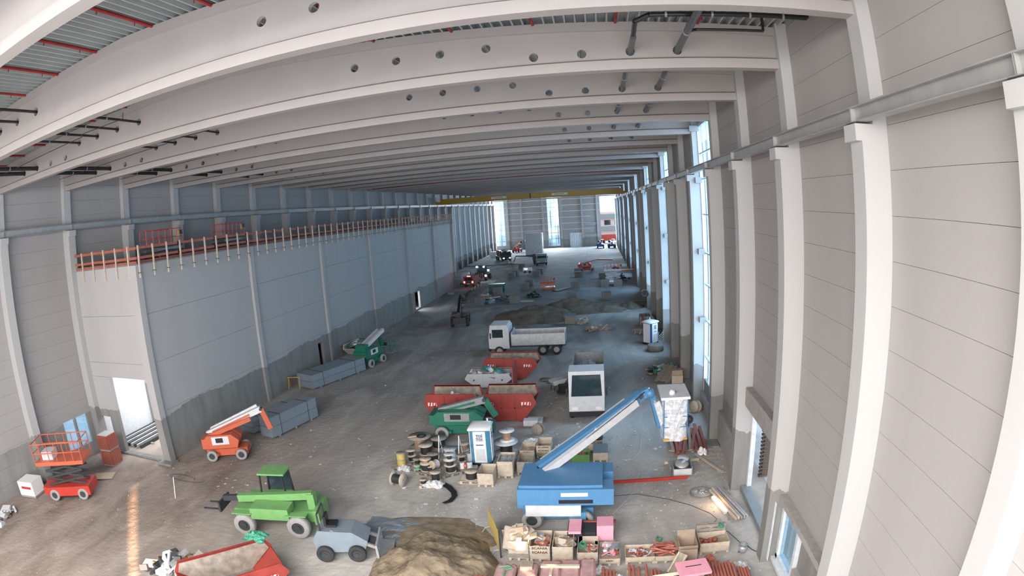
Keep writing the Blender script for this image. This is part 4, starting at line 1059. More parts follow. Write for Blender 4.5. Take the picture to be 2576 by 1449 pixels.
# --- blue boom lift in the foreground
t = boom_lift('large blue boom lift with long boom raised to the right', (-1.95, 21.75, 0), 0.0, M_blue, M_offwhite, L=3.0, Wd=2.1,
              arm=[(-.9, .8, 2.1), (3.7, 3.25, 4.55), (4.1, 3.3, 4.72)], r=.44, turret_h=.6, boomw=.36, armc=M_blue)
obj('tail_hood', B().b(-1.6, -1.25, 1.35, 2.35, -.35, 2.1), M_blue, t); obj('tail_hood', B().b(-1.6, .35, 1.35, 2.35, 1.25, 2.1), M_blue, t)
obj('tail_cover', B().b(-1.55, -1.1, 2.1, 1.9, 1.1, 2.22), M_blue, t)
obj('hood_stripe', B().b(.2, -1.262, 1.78, 1.3, -1.25, 1.95), M_white, t); obj('hood_grille', B().b(.1, -1.27, 1.45, 1.5, -1.26, 1.62), M_black, t)
obj('side_box', B().b(-1.3, -1.15, .75, 1.0, -.3, 1.35), M_offwhite, t); obj('step_box', B().b(.5, -1.1, .45, 1.2, -.8, .9), M_tblue, t)
obj('boom_cover', B().bar((-.8, 1.25, 2.2), (3.0, 3.3, 4.25), .14, .32), M_offwhite, t)
bo = obj('telescopic_boom', B().bar((-.6, .4, 2.1), (3.5, 2.85, 4.35), .24, .32), M_offwhite, t, label='white inner boom section')
obj('boom_hose', B().path([(-.4, .55, 2.3), (1.5, 1.6, 3.4), (3.4, 2.75, 4.45), (3.9, 3.15, 4.75)], .03, 6), M_dsteel, t)
for s in (.55, .8, .92): obj('boom_roller', B().tube((-.9+4.6*s, .8+2.45*s-.35, 2.1+2.45*s), (-.9+4.6*s, .8+2.45*s-.2, 2.1+2.45*s), .09, 8), M_white, t)
obj('elbow', B().lathe([(0, -.22), (.2, -.22), (.2, .22), (0, .22)], 16, (4.15, 3.3, 4.62), Matrix.Rotation(PI/2, 3, 'X')), M_blue, t)
obj('jib', B().bar((4.2, 3.3, 4.6), (4.62, 3.4, 2.9), .22, .26), M_blue, t)
obj('jib_cylinder', B().tube((4.35, 3.2, 4.3), (4.75, 3.3, 3.0), .06, 8), M_lsteel, t)
obj('jib_film', B().bar((4.45, 3.15, 4.2), (4.8, 3.25, 3.0), .1, .3), M_foil, t)
obj('basket_mount', B().bar((4.6, 3.4, 2.9), (5.0, 3.45, 2.75), .16, .2), M_blue, t)
bk_ = obj('basket_floor', B().b(4.75, 2.65, 2.5, 5.85, 4.35, 2.56), M_steel, t)
for z in (3.1, 3.62):
    obj('basket_rail', B().path([(4.75, 2.65, z), (5.85, 2.65, z), (5.85, 4.35, z), (4.75, 4.35, z), (4.75, 2.65, z)], .025, 6), M_blue, bk_)
for x in (4.75, 5.85):
    for y in (2.65, 3.5, 4.35): obj('basket_post', B().tube((x, y, 2.5), (x, y, 4.5), .025, 6), M_blue, bk_)
obj('hazard_edge', B().b(4.73, 2.61, 2.46, 5.87, 2.65, 2.56), M_yellow, bk_)
obj('canopy', B().b(4.6, 2.5, 4.5, 5.95, 4.45, 4.62), M_white, bk_); obj('beacon', B().lathe([(0, 0), (.13, 0), (.15, .1), (.1, .2), (0, .23)], 14, (5.15, 2.95, 4.62)), M_white, bk_)
b = B(); n = 40; ring = []
for k in range(n):
    a = 2*PI*k/n; cx_, cy_2 = 5.3, 3.5; ex, ey = .62, .95
    s_ = 1/max(abs(math.cos(a)), abs(math.sin(a)))**.6
    ring.append((cx_+ex*math.cos(a)*s_, cy_2+ey*math.sin(a)*s_))
levels = [2.42, 2.6, 2.9, 3.2, 3.5, 3.75, 4.0, 4.25, 4.48]
vs = []
for li, z in enumerate(levels):
    for k, (x, y) in enumerate(ring):
        q = 1+.10*noise.noise(Vector((k*.5, z*2.2, 2)))-.07*(li in (3, 5))
        vs.append((5.3+(x-5.3)*q, 3.5+(y-3.5)*q, z+.05*noise.noise(Vector((k*.4, li, 7)))))
b.add(vs, [(j*n+i, j*n+(i+1) % n, (j+1)*n+(i+1) % n, (j+1)*n+i) for j in range(len(levels)-1) for i in range(n)], False)
obj('plastic_wrap', b, M_foil, bk_, label='clear crumpled plastic wrapped round the basket')

# --- red and white boom lift, green boom lift, telehandlers
boom_lift('orange red and white boom lift with folded arms by the inner wall', (-22.2, 26.0, 0), .42, M_orange, M_offwhite, L=2.7, Wd=1.8,
          arm=[(-1.2, .0, 1.55), (2.6, -.05, 2.9), (3.0, 0, 1.6)], r=.36, boomw=.28)
t_ = [o for o in C.objects if o.name == 'boom_lift.001'][0]
obj('second_boom', B().bar((-1.1, -.42, 1.5), (1.9, -.42, 2.45), .2, .24), M_orange, t_); obj('third_boom', B().bar((-1.0, .38, 1.75), (2.3, .36, 3.0), .18, .2), M_offwhite, t_)
t = boom_lift('green boom lift with pale folded arms near the inner wall', (-21.25, 47.6, 0), 1.35, M_dgreen, M_offwhite, L=2.7, Wd=1.9,
          arm=[(-.9, .3, 1.8), (2.2, .3, 2.75), (2.6, .3, 1.2)], cageloc=(3.3, .2, .35), r=.40, boomw=.30)
obj('second_boom', B().bar((-.9, -.3, 1.9), (2.2, -.3, 2.85), .28, .34), M_offwhite, t)
obj('boom_head', B().b(-1.35, -.55, 1.3, -.75, .55, 2.15), M_dgreen, t); obj('label_stripe', B().b(-1.57, -.7, 1.12, -1.55, .7, 1.17), M_yellow, t)
boom_lift('dark green boom lift parked in front of the red skips', (-8.3, 31.35, 0), .05, M_dgreen, M_grey, L=3.6, Wd=1.8,
          arm=[(-1.5, 0, 1.6), (1.3, 0, 2.3), (1.9, .1, 1.2)], r=.42, boomw=.34)
telehandler('lime green telehandler with lowered boom in the left foreground', (-14.5, 19.4, 0), PI+.18, M_lime, L=4.1, Wd=2.3, raise_=-.2, tyre=M_tyre)
telehandler('black telehandler seen from behind left of the slab edge', (-16.7, 65.4, 0), 1.75, M_black, L=4.2, raise_=.75, cabm=M_dsteel)
t = thing('scissor_lift', 'large orange red scissor lift by the left wall', 'scissor lift', (-28.8, 17.4, 0), .55)
obj('chassis', B().b(-1.6, -.85, .3, 1.6, .85, .85).b(-1.9, -.6, .35, -1.6, .6, .8), M_red, t)
for x in (-1.05, 1.05):
    for y in (-.78, .78): wheel(t, x, y, .36, .25, M_tyre)
for k in range(3):
    z0 = .9+k*.42; z1 = z0+.42
    for y in (-.5, .5): obj('scissor_arm', B().bar((-1.35, y, z0), (1.35, y, z1), .08, .12), M_dsteel, t); obj('scissor_arm', B().bar((1.35, y*.85, z0), (-1.35, y*.85, z1), .08, .12), M_dsteel, t)
obj('platform', B().b(-1.75, -.9, 2.2, 1.75, .9, 2.42), M_orange, t); obj('generator', B().b(-1.3, -.5, 2.42, -.5, .4, 2.9), M_offwhite, t)
rails(t, -1.75, 1.75, -.9, .9, 2.4, 3.5, M_orange, .032)
scissor_lift('nearer red scissor lift standing on the inner building roof', (-27.2, 28.1, 12.28), 1.57, .72, M_dsteel, M_red, L=3.0, Wd=1.3, group='scissor lifts on the roof')
scissor_lift('farther red scissor lift standing on the inner building roof', (-27.2, 35.9, 12.28), 1.57, .72, M_dsteel, M_red, L=2.7, Wd=1.3, group='scissor lifts on the roof')
scissor_lift('white scissor lift with red platform on the slab by the right wall', (2.3, 93.6, .12), 0, 2.3, M_offwhite, M_red, L=3.0, Wd=1.6, armm=M_offwhite)
o = obj('platform_extension', B().b(0, -.8, 0, 2.0, .8, .12), M_red, None, (3.75, 93.6, 2.35)); o.parent = None
tag(o, 'red platform deck slid out to the right of the white scissor lift', 'platform')
rubble('tool_pile', 'white and dark tools heaped on the white scissor lift platform', 'tools', (2.6, 93.6, 2.52), 26, 1.4, .6, .5, [M_white, M_dsteel, M_red, M_black], 9, .3)
scissor_lift('small orange red scissor lift on the middle of the slab', (-8.3, 90.2, .12), .1, .95, M_orange, M_red, L=2.3, Wd=1.5)
boom_lift('dull red boom lift low on the slab, centre right', (-2.5, 113.0, .12), .1, M_red, M_grey, L=3.0, Wd=2.0, arm=[(-1.2, 0, 1.6), (2.5, 0, 2.3), (5.4, .2, 2.1)], r=.45)
boom_lift('small blue grey boom lift reaching left across the far slab', (-14.0, 137.2, .12), PI, M_bgrey, M_dsteel, L=2.6, Wd=1.8, arm=[(-1, 0, 1.5), (6.0, 0, 1.75), (6.6, 0, .3)], cageloc=(7.6, 0, .2))

# --- lorries and machines further down
lorry('tipper_lorry', 'grey tipper lorry with white cab crossing the hall', 'truck', (-6.8, 51.2, 0), PI, M_offwhite, L=7.0, bedm=M_lsteel, bedh=.95)
lorry('flatbed_lorry', 'white cab lorry with grey loaded bed facing the camera', 'truck', (-1.0, 38.0, 0), -PI/2, M_offwhite, L=9.6, Wd=2.3, bedm=M_grey, bedh=1.0, cabh=3.3)
rubble('lorry_load', 'grey concrete and steel scrap on the bed of the white cab lorry', 'load', (-1.0, 40.0, 1.1), 50, 1.0, 2.6, 1.1, [M_grey, M_block, M_bgrey, M_steel], 12, .5)
t = lorry('mobile_crane', 'dark mobile crane with white folded jib far down the hall', 'crane truck', (-24.7, 146.5, .12), -1.2, M_dsteel, L=9.0, bed='flat', cabh=2.6, axles=4, lamps=M_lampwhite)
obj('crane_jib', B().bar((-3.5, 0, 2.2), (4.8, .0, 3.1), .7, .6), M_offwhite, t); obj('crane_house', B().b(-3.6, -1.1, 1.2, -.8, 1.1, 2.6), M_redwood, t); obj('upper_cab', B().b(.2, -1.1, 1.2, 1.6, -.1, 2.7), M_dglass, t)
telehandler('red telehandler parked under the far left window', (-24.5, 172, .12), 1.4, M_red, L=4, raise_=.8)
t = lorry('service_car', 'dark red van with glowing tail lamps beside the dirt strip', 'van', (-22.9, 100.6, 0), PI/2-.12, M_redwood, L=4.4, Wd=1.9, bed='none', cabh=1.7, axles=2)
vb = obj('van_body', B().b(-2.2, -.93, .5, 1.2, .93, 1.85), M_redwood, t)
obj('rear_window', B().b(-2.21, -.7, 1.15, -2.2, .7, 1.7), M_dglass, vb)
for y in (-.78, .78): obj('tail_lamp', B().b(-2.24, y-.12, .75, -2.2, y+.12, 1.05), M_lampred, vb, label='glowing red tail lamp')
obj('roof_beacon', B().b(-2.0, -.3, 1.86, -1.8, .3, 1.98), M_lampred, vb)
obj('number_plate', B().b(-2.24, -.26, .6, -2.2, .26, .72), M_white, vb)
t = thing('tractor', 'dark red tractor with bright white work lamps beyond the van', 'tractor', (-22.4, 108.0, 0), PI/2-.1)
obj('body', B().b(-1.9, -.5, .7, 2.1, .5, 1.5), M_redwood, t)
cbn = obj('cab', B().prism([(-1.3, 1.2), (.3, 1.2), (.3, 2.0), (.1, 2.8), (-1.2, 2.8)], -.8, .8), M_dglass, t); obj('cab_roof', B().b(-1.4, -.85, 2.8, .3, .85, 2.92), M_black, cbn)
for x, r in ((-1.1, .8), (1.4, .55)):
    for y in (-.95, .95): wheel(t, x, y, r, .4, M_btyre, M_redwood)
for y in (-.7, .7): obj('work_lamp', B().b(-1.5, y-.14, 2.6, -1.42, y+.14, 2.84), M_lampwhite, t)
for y, z in ((-1.15, .9), (-1.7, 1.9)): obj('work_lamp', B().b(-1.98, y-.18, z, -1.9, y+.18, z+.3), M_lampwhite, t)
for k, x in enumerate((.9, 4.3)):
    t = telehandler('dark blue telehandler parked by the far right opening, %s' % ('left one' if k == 0 else 'right one next to the wall'), (x, 174.0-k, .12), PI/2+.1*k, M_tdblue, L=3.6, raise_=.2)
# tall sheeted unit near the far wall
t = thing('sheeted_load', 'tall pale plastic-sheeted load standing on the far slab', 'sheeted load', (-17.6, 157.6, .12))
obj('inner_frame', B().b(-2.3, -1.2, .3, 2.3, 1.2, 6.0), M_offwhite, t); 
b = B(); nn = 30; vs = []
for j in range(13):
    for k in range(nn):
        a = 2*PI*k/nn; s_ = 1/max(abs(math.cos(a)), abs(math.sin(a)))**.85; q = 1+.05*noise.noise(Vector((k, j*.8, 4)))
        vs.append((2.5*math.cos(a)*s_*q, 1.5*math.sin(a)*s_*q, .3+j*.5))
b.add(vs, [(j*nn+i, j*nn+(i+1) % nn, (j+1)*nn+(i+1) % nn, (j+1)*nn+i) for j in range(12) for i in range(nn)] + [tuple(12*nn+i for i in range(nn))], False)
obj('sheeting', b, M_sheet, t)
obj('skid', B().b(-2.4, -1.3, 0, 2.4, 1.3, .3), M_dsteel, t)
lorry('low_lorry', 'dark grey lorry standing in front of the tall sheeted load', 'truck', (-13.6, 131.5, .12), -PI/2+.25, M_grey, L=6.5, Wd=2.5, bedm=M_dsteel, bedh=1.2, cabh=2.7)

# --- concrete blocks on the slab
def pier(lab, x, y, s=1.33, h=1.08):
    b = B(); e = .05
    b.b(-s/2, -s/2, 0, s/2, s/2, h-.03); b.b(-s/2+e, -s/2+e, h-.03, s/2-e, s/2-e, h)
    t = obj('concrete_pier', b, M_block, None, (x, y+s/2, .12)); tag(t, lab, 'concrete block', 'concrete pier blocks on the slab'); return t
for lab, x, y in (('front row on the slab, first from the left', -17.0, 77.9), ('front row on the slab, second from the left beside timber', -12.05, 78.4), ('front row on the slab, third from the left', -4.05, 79.25),
   ('front row on the slab, nearest the right wall', .9, 78.1), ('second row beside the green container', -16.1, 87.6), ('nearer one of the middle left pair by a green hose', -12.2, 90.9), ('farther one of the middle left pair', -11.9, 95.4),
   ('second row right of centre next to steel bars', -3.95, 90.6), ('second row in front of the white scissor lift, left one', .9, 92.0-1.6), ('second row in front of the white scissor lift, right one', 3.0, 92.1-1.6), ('third row left, nearer of two', -16.8, 107.4), ('third row left, farther of two', -16.6, 110.6),
   ('third row centre, nearer of two by the small generator', -12.05, 108.1), ('third row centre, farther of two by the small generator', -11.8, 112.0), ('far left end on the slab', -17.0, 123.8), ('third row right, nearer of two', -3.8, 104.0), ('third row right, farther of two', -4.1, 109.2), ('behind the white scissor lift platform', .6, 100.5)):
    pier('square concrete pier block, ' + lab, x, y)

# --- skips
skip('open dark red skip farthest behind the others', (-7.2, 43.7, 0), -.06, 4.4, 2.0, 1.75)
t = skip('pale skip heaped with rubbish bags beside the red skips', (-8.6, 41.3, 0), 0, 3.6, 1.7, 1.15, M_offwhite, False)
rubble('rubbish_heap', 'white and green rubbish heaped on the pale skip', 'rubbish', (-8.6, 41.3, .75), 60, 1.5, .8, .75, [M_white, M_white, M_gtarp, M_wood2, M_tblue, M_grey], 21, .42)
skip('big bright red skip with sloping grey end by the crates', (-6.0, 34.7, 0), 0, 3.6, 2.2, 1.85, M_skip)
o = obj('skip_flap', B().ob((0, 0, 1.0), (.08, 1.9, 2.9)), M_skip, None, (-6.0, 37.0, .45)); tag(o, 'red steel skip door standing upright between the skips', 'skip door')
skip('red skip half hidden behind the dark green boom lift', (-9.65, 34.3, 0), 0, 3.6, 2.0, 1.95, M_skip)
rubble('timber_waste', 'brown timber waste lying in the farthest red skip', 'timber waste', (-7.2, 43.7, .9), 36, 1.5, .7, .6, [M_wood2, M_ply, M_card], 22, .5)
rubble('scrap_heap', 'dark scrap and pale boards inside the half hidden red skip', 'scrap', (-9.7, 34.3, 1.1), 40, 1.4, .7, .6, [M_wood2, M_offwhite, M_grey, M_card], 23, .5)
rubble('foil_scrap', 'silver foil scrap between the skips', 'scrap', (-5.7, 38.4, .1), 20, .6, .9, .8, [M_lsteel, M_white], 24, .35)
skip('red skip cut off by the bottom edge, brown inside', (-13.7, 14.0, 0), .85, 4.4, 2.2, 1.35, M_skip)
o = crumple('green_tarpaulin', 'green tarpaulin draped on the corner of the bottom skip', 'tarpaulin', (-13.6, 16.2, 1.3), .5, .4, .3, M_gtarp, 31); 
rubble('mixed_waste', 'mixed dark and pale waste heap left of the bottom skip', 'waste heap', (-16.6, 14.2, 0), 80, 2.2, 1.3, .9, [M_grey, M_white, M_wood2, M_card, M_dsteel, M_yellow], 32, .5)
skip('green waste container standing against the inner wall', (-24.6, 52.3, 0), 1.5, 3.4, 1.6, 1.1, M_offwhite, False)
rubble('green_waste', 'green netting and rags heaped on the container by the inner wall', 'rags', (-24.6, 52.3, .75), 50, .8, 1.4, .7, [M_gtarp, M_dgreen, M_grey, M_white], 33, .4)

# --- grey bundles by the inner wall
def bundle(lab, loc, rz, L, Wd, H, rows, grp=None):
    t = thing('panel_bundle', lab, 'panel bundle', loc, rz, grp)
    for k in range(rows):
        h = H/rows
        obj('panel', B().b(-L/2+.02*k, -Wd/2, .12+k*h, L/2-.02*k, Wd/2, .12+(k+1)*h-.02), M_bgrey, t)
    for x in (-L*.35, 0, L*.35): obj('bearer', B().b(x-.06, -Wd/2, 0, x+.06, Wd/2, .12), M_wood2, t)
    for x in (-L*.3, L*.3): obj('strap', B().b(x-.02, -Wd/2-.01, .1, x+.02, Wd/2+.01, .13+H), M_dsteel, t)
    return t
bundle('long blue grey panel bundle, two layers high, nearest the red boom lift', (-20.7, 31.4, 0), 1.32, 4.6, 1.15, 1.4, 2)
bundle('low grey panel bundle between the red boom lift and inner wall', (-22.6, 32.2, 0), 1.32, 5.2, 1.3, .8, 2)
bundle('dark blue grey panel bundle farther along the inner wall', (-22.9, 42.8, 0), 1.2, 6.4, 2.0, 1.15, 2)
o = obj('foam_sheet', B().ob((0, 0, .65), (.1, .9, 1.3), (0, .2, .1)), M_offwhite, None, (-24.5, 27.5, 0)); tag(o, 'pale foam sheet leaning behind the orange boom lift', 'sheet')
t = thing('yellow_trestle', 'small yellow trestle against the inner wall', 'trestle', (-25.2, 40.0, 0), .2)
for x in (-.5, .5): obj('trestle_leg', B().bar((x, -.25, 0), (x, 0, .9), .05), M_yellow, t); obj('trestle_leg', B().bar((x, .25, 0), (x, 0, .9), .05), M_yellow, t)
obj('trestle_top', B().bar((-.6, 0, .92), (.6, 0, .92), .06), M_yellow, t)

# --- left wall corner
for lab, x, y, z, rz in (('lower wrapped brick pack by the inner building corner', -29.9, 22.2, 0, .15), ('upper wrapped brick pack by the inner building corner', -29.9, 22.2, 1.05, .1)):
    t = thing('brick_pack', 'red and white ' + lab, 'brick pack', (x, y, z), rz, 'brick packs')
    bmm = B().b(-.115, -.06, 0, .115, .06, .085).mesh('brick', M_redwood)
    for k in range(9):
        for i in range(4):
            piece('brick', bmm, t, (-.38+i*.25, -.5, .10+k*.1)); 
            piece('brick', bmm, t, (.5, -.38+i*.25, .10+k*.1), (0, 0, PI/2))
    obj('pack_core', B().b(-.5, -.44, .1, .44, .5, 1.0), M_offwhite, t); obj('pallet_base', B().b(-.5, -.5, 0, .5, .5, .09), M_wood2, t)
t = thing('wrapped_pack', 'white wrapped pack with red print beside the left wall', 'pack', (-33.0+1.1, 15.9, 0), .3)
obj('body', B().b(-.7, -.6, .12, .7, .6, 1.0), M_white, t); obj('print_band', B().b(-.4, -.61, .55, .5, -.6, .7), M_redprint, t); obj('pallet_base', B().b(-.7, -.6, 0, .7, .6, .12), M_wood2, t)
o = obj('wood_sheet', B().ob((0, 0, .03), (1.6, 1.0, .03), (0, 0, .5)), M_ply, None, (-28.9, 20.3, 0)); tag(o, 'flat plywood sheet on the dirt right of the orange scissor lift', 'sheet')
rubble('stone_heap', 'broken pale slabs lying at the left picture edge', 'slabs', (-31.2, 12.6, 0), 14, .8, 1.6, .2, [M_block, M_offwhite], 41, .6)
t = thing('fluorescent_stake', 'thin pale stake standing in the left dirt', 'stake', (-21.9, 19.9, 0))
obj('rod', B().tube((0, 0, 0), (.0, .3, 1.15), .03, 6), M_offwhite, t)
t = thing('wire_coil', 'thin dark wire curled on the dirt before the orange boom lift', 'wire', (-23.5, 22.2, .03))
obj('wire', B().path([(1.2*math.cos(k*.4)+k*.05, .35*math.sin(k*.4), 0) for k in range(18)], .015, 5), M_dsteel, t)
# grey compact machine
t = thing('compact_loader', 'grey compact loader left of the foreground sand pile', 'loader', (-10.5, 17.9, 0), .25)
obj('body', B().prism([(-1.0, .4), (1.0, .4), (1.2, .9), (.6, 1.35), (-.8, 1.45), (-1.1, 1.0)], -.55, .55), M_bgrey, t)
for x in (-.65, .7):
    for y in (-.65, .65): wheel(t, x, y, .38, .24, M_btyre)
obj('seat', B().b(-.5, -.25, 1.45, -.05, .25, 1.55).b(-.55, -.25, 1.5, -.45, .25, 1.95), M_black, t); obj('roll_bar', B().path([(-.7, -.5, 1.4), (-.7, -.5, 2.2), (-.7, .5, 2.2), (-.7, .5, 1.4)], .04, 8), M_dsteel, t)
for y in (-.45, .45): obj('lift_arm', B().bar((-.3, y, 1.4), (1.6, y, .5), .1, .14), M_steel, t)
obj('bucket', B().prism([(1.5, .1), (2.1, .12), (1.6, .2), (1.58, .8), (1.5, .8)], -.75, .75), M_lsteel, t)

# --- sand, gravel, debris
mound('sand_pile', 'brown foreground sand pile with steep left edge', (-6.35, 17.1, 0), 2.6, 2.8, 1.35, M_sand, 3, 80, p=.7)
mound('sand_pile', 'low flattened sand spread behind the foreground pile', (-7.4, 20.0, 0), 3.4, 1.5, .22, M_sand, 11, 40, p=.8)
mound('sand_pile', 'largest grey sand pile in front of the slab edge', (-7.9, 67.2, 0), 4.9, 3.2, 1.7, M_dsand, 5, p=.55)
mound('sand_pile', 'grey sand pile touching the slab edge, centre', (-3.7, 71.8, 0), 4.2, 3.2, 1.5, M_dsand, 6, p=.55)
mound('sand_pile', 'low grey sand pile right of centre before the slab', (0.6, 71.5, 0), 3.2, 2.4, .9, M_dsand, 7, p=.9)
mound('sand_pile', 'low grey sand pile nearest the right wall before the slab', (3.9, 73.0, 0), 1.9, 2.2, .8, M_dsand, 8, p=.9)
mound('dirt_ridge', 'low dirt ridge along the left part of the slab', (-20.8, 91, 0), 1.3, 8.0, .7, M_dsand, 9, cat='dirt pile', p=.9)
t = thing('manhole_ring', 'round pale gravel patch with ring near the doorway', 'manhole', (4.6, 23.5, 0))
obj('ring', B().lathe([(.48, .0), (.50, .05), (.56, .05), (.58, 0)], 24), M_block, t); obj('cover', B().lathe([(0, .02), (.48, .02)], 24), M_pebble, t)
rubble('gravel_clump', 'coarse stones lying on the round gravel patch', 'stones', (4.6, 23.5, .02), 26, .4, .4, .05, [M_pebble, M_offwhite], 43, .09)
t = thing('round_block', 'round concrete base beside the dark blue toilet', 'concrete base', (4.95, 50.4, 0))
obj('drum', B().lathe([(0, 0), (.75, 0), (.75, .48), (.7, .52), (0, .52)], 24), M_block, t)

t = thing('open_tub', 'grey open tub with brown rim at the bottom edge by the sand pile', 'tub', (-5.9, 16.2, 0))
obj('tub_wall', B().lathe([(.36, 0), (.42, .62), (.36, .62), (.30, .08), (0, .08)], 20), M_grey, t); obj('tub_rim', B().lathe([(.34, .60), (.45, .60), (.45, .68), (.34, .68), (.34, .60)], 20), M_copper, t)
o = crumple('ground_sheet', 'grey membrane sheet folded on the ground left of the sand pile', 'sheet', (-9.0, 20.0, -.02), 1.5, 1.1, .16, M_bgrey, 77, 26)
# --- right side stacks
t = thing('red_plank_stack', 'loose stack of red stained planks under the wrapped basket', 'planks', (4.75, 29.6, 0), .0)
random.seed(51)
for k in range(15):
    obj('plank', B().ob((0, 0, 0), (.17, 3.0+random.random()*.7, .07)), M_redwood if k % 4 else M_wood2, t, (-.95+(k % 8)*.27, random.uniform(-.3, .3), .12+.10*(k//8))).rotation_euler = (0, random.uniform(-.08, .08), random.uniform(-.12, .12)-.12)
obj('bearer', B().b(-1.1, -1.3, 0, 1.2, -1.15, .08), M_wood2, t)
o = obj('timber_beam', B().ob((0, 0, .07), (1.9, .14, .12), (0, 0, .12)), M_wood, None, (4.1, 27.0, 0)); tag(o, 'pale timber beam in front of the red planks', 'beam')
o = obj('loose_plank', B().ob((0, 0, .04), (.14, 2.6, .04), (0, 0, .42)), M_wood, None, (5.5, 26.6, 0)); tag(o, 'pale loose plank lying near the wall columns', 'plank')
o = crumple('white_sack', 'crumpled white sack right of the red planks', 'sack', (5.35, 27.9, .0), .24, .34, .5, M_white, 52, 14)
pallet('pallet standing behind the round ducts', (3.95, 26.6, 0), .05, M_wood2)
t = thing('duct_covers', 'frame holding two round silver duct covers by the red beam', 'duct covers', (3.95, 25.9, 0))
obj('frame_side', B().b(-.5, -.45, 0, -.45, .4, .45), M_bgrey, t); obj('frame_side', B().b(.45, -.45, 0, .5, .4, .45), M_bgrey, t); obj('frame_front', B().b(-.45, -.45, .0, .45, -.4, .35), M_offwhite, t)
obj('round_cover', B().lathe([(0, 0), (.33, 0), (.35, .05), (.33, .1), (0, .12)], 24, (-.02, -.1, .45), Matrix.Rotation(.25, 3, 'X')), M_lsteel, t); obj('round_cover', B().lathe([(0, 0), (.3, 0), (.3, .08), (0, .1)], 24, (.1, .32, .55), Matrix.Rotation(.2, 3, 'X')), M_offwhite, t)
t = thing('red_steel_bar', 'long thin red steel bar lying right of the blue lift', 'steel bar', (2.25, 25.05, 0), .045)
obj('bar', B().b(-1.9, -.05, .0, 1.9, -.03, .12).b(-1.9, -.07, .12, 1.9, .05, .14).b(-1.9, -.07, 0, 1.9, .05, .02), M_red, t)
t = thing('profile_stack', 'bundle of pale metal profiles with timber lit warm near the doorway', 'profiles', (5.65, 22.1, 0), .24)
for k in range(5): obj('profile', B().b(-.35+k*.14, -1.4, .1, -.27+k*.14, 1.5, .2+.05*(k % 2)), M_lsteel if k > 1 else M_wood, t)
for y in (-1.1, .9): obj('bearer', B().b(-.5, y, 0, .5, y+.12, .1), M_wood2, t)
t = thing('glow_strip', 'long glowing strip standing in for a sunlit piece beside the metal profiles', 'lamp', (5.2, 22.15, 0), .24)
obj('strip_body', B().b(-.07, -.75, 0, .07, .75, .12), M_white, t); obj('glow_tube', B().tube((0, -.7, .14), (0, .7, .14), .04, 10), M_glow, t)  # sunlit look put into a glowing part, no lamp lies here
l = bpy.data.lights.new('added_strip_glow', 'POINT'); l.energy = 18; l.color = (1, .55, .3); l.shadow_soft_size = .2; lo = bpy.data.objects.new('added_strip_glow', l); lo.location = (5.05, 22.15, .4); C.objects.link(lo)  # warm point light added to spread the sunlit glow around the strip
t = thing('bucket', 'small clear bucket right of the crate row', 'bucket', (5.5, 18.4, 0))
obj('wall', B().lathe([(.0, .01), (.13, .01), (.16, .32), (.175, .32), (.15, 0), (0, 0)], 18), M_lsteel, t); obj('rim', B().lathe([(.155, .3), (.18, .3), (.18, .34), (.155, .34), (.155, .3)], 18), M_bgrey, t)
crumple('plastic_sheet', 'clear plastic sheet crumpled right of the crates', 'plastic sheet', (4.85, 17.25, .0), .65, .42, .3, M_foil, 55)
rubble('rubbish_pile', 'dark rubbish and pipes heaped by the right wall', 'rubbish', (5.0, 43.2, 0), 55, 1.3, 1.3, .9, [M_gtarp, M_dsteel, M_wood2, M_card, M_offwhite], 56, .45)
t = thing('lumber_stack', 'dark old planks sloping on the rubbish by the right wall', 'planks', (4.9, 41.6, 0), -.4)
for k in range(8): obj('plank', B().ob((0, 0, 0), (.16, 2.4, .05)), M_wood2, t, (-.5+k*.15, random.uniform(-.1, .1), .42+.03*(k % 3))).rotation_euler = (.25, 0, 0)
t = thing('grey_carton', 'grey brown carton on a pale block pack by the right wall', 'carton', (5.6, 40.6, 0)); obj('body', B().b(-.4, -.3, .62, .4, .3, 1.0), M_card, t); obj('block_pack', B().b(-.42, -.35, 0, .42, .35, .6), M_wood, t)
t = thing('floor_planks', 'flat grey planks laid on the ground by the right wall', 'planks', (5.6, 38.2, 0))
for k in range(6): obj('plank', B().b(-1.0+random.uniform(-.1, .1), -1.2+k*.42, .02, .55, -1.0+k*.42, .06), M_wood2, t)
o = obj('floor_barrel', B().lathe([(0, 0), (.28, 0), (.28, .5), (.22, .52), (.2, .4), (0, .4)], 18, (0, 0, .28), Matrix.Rotation(PI/2-.3, 3, 'X')), M_dsteel, None, (5.2, 32.4, 0)); tag(o, 'dark open barrel lying behind the wrapped basket', 'barrel')
o = obj('concrete_pad', B().b(-.75, -.5, 0, .35, .5, .1), M_block, None, (6.1, 29.0, 0)); tag(o, 'flat concrete pad at the foot of the plinth wall', 'concrete pad')
for k in range(3):
    pallet('weathered pallet in the stack by the dark blue toilet, %s' % ['bottom', 'middle', 'top'][k], (3.95, 57.3, k*.145), .1*k, M_wood2, 1.2, 1.0, 'pallets by the toilet')
t = thing('timber_pack', 'pink brown timber pack behind the dark blue toilet', 'timber', (4.9, 61.5, 0)); 
for k in range(6): obj('timber', B().b(-.6+k*.2, -.9, .1, -.44+k*.2, .9, 1.1), M_redwood if k % 2 else M_wood2, t)
o = obj('grey_tank', B().prism([(-.5, 0), (.5, 0), (.55, .9), (.3, 1.2), (-.5, 1.1)], -.5, .5), M_bgrey, None, (5.35, 59.9, 0)); tag(o, 'blue grey tank behind the dark blue toilet', 'tank')
t = thing('ladder_rack', 'pale steel rack leaning on a column beside the toilet', 'rack', (5.7, 51.5, 0), .4)
for k in range(5): obj('rack_bar', B().bar((-.55, -.3, .15+k*.22), (.3, .3, .45+k*.22), .05), M_lsteel, t)
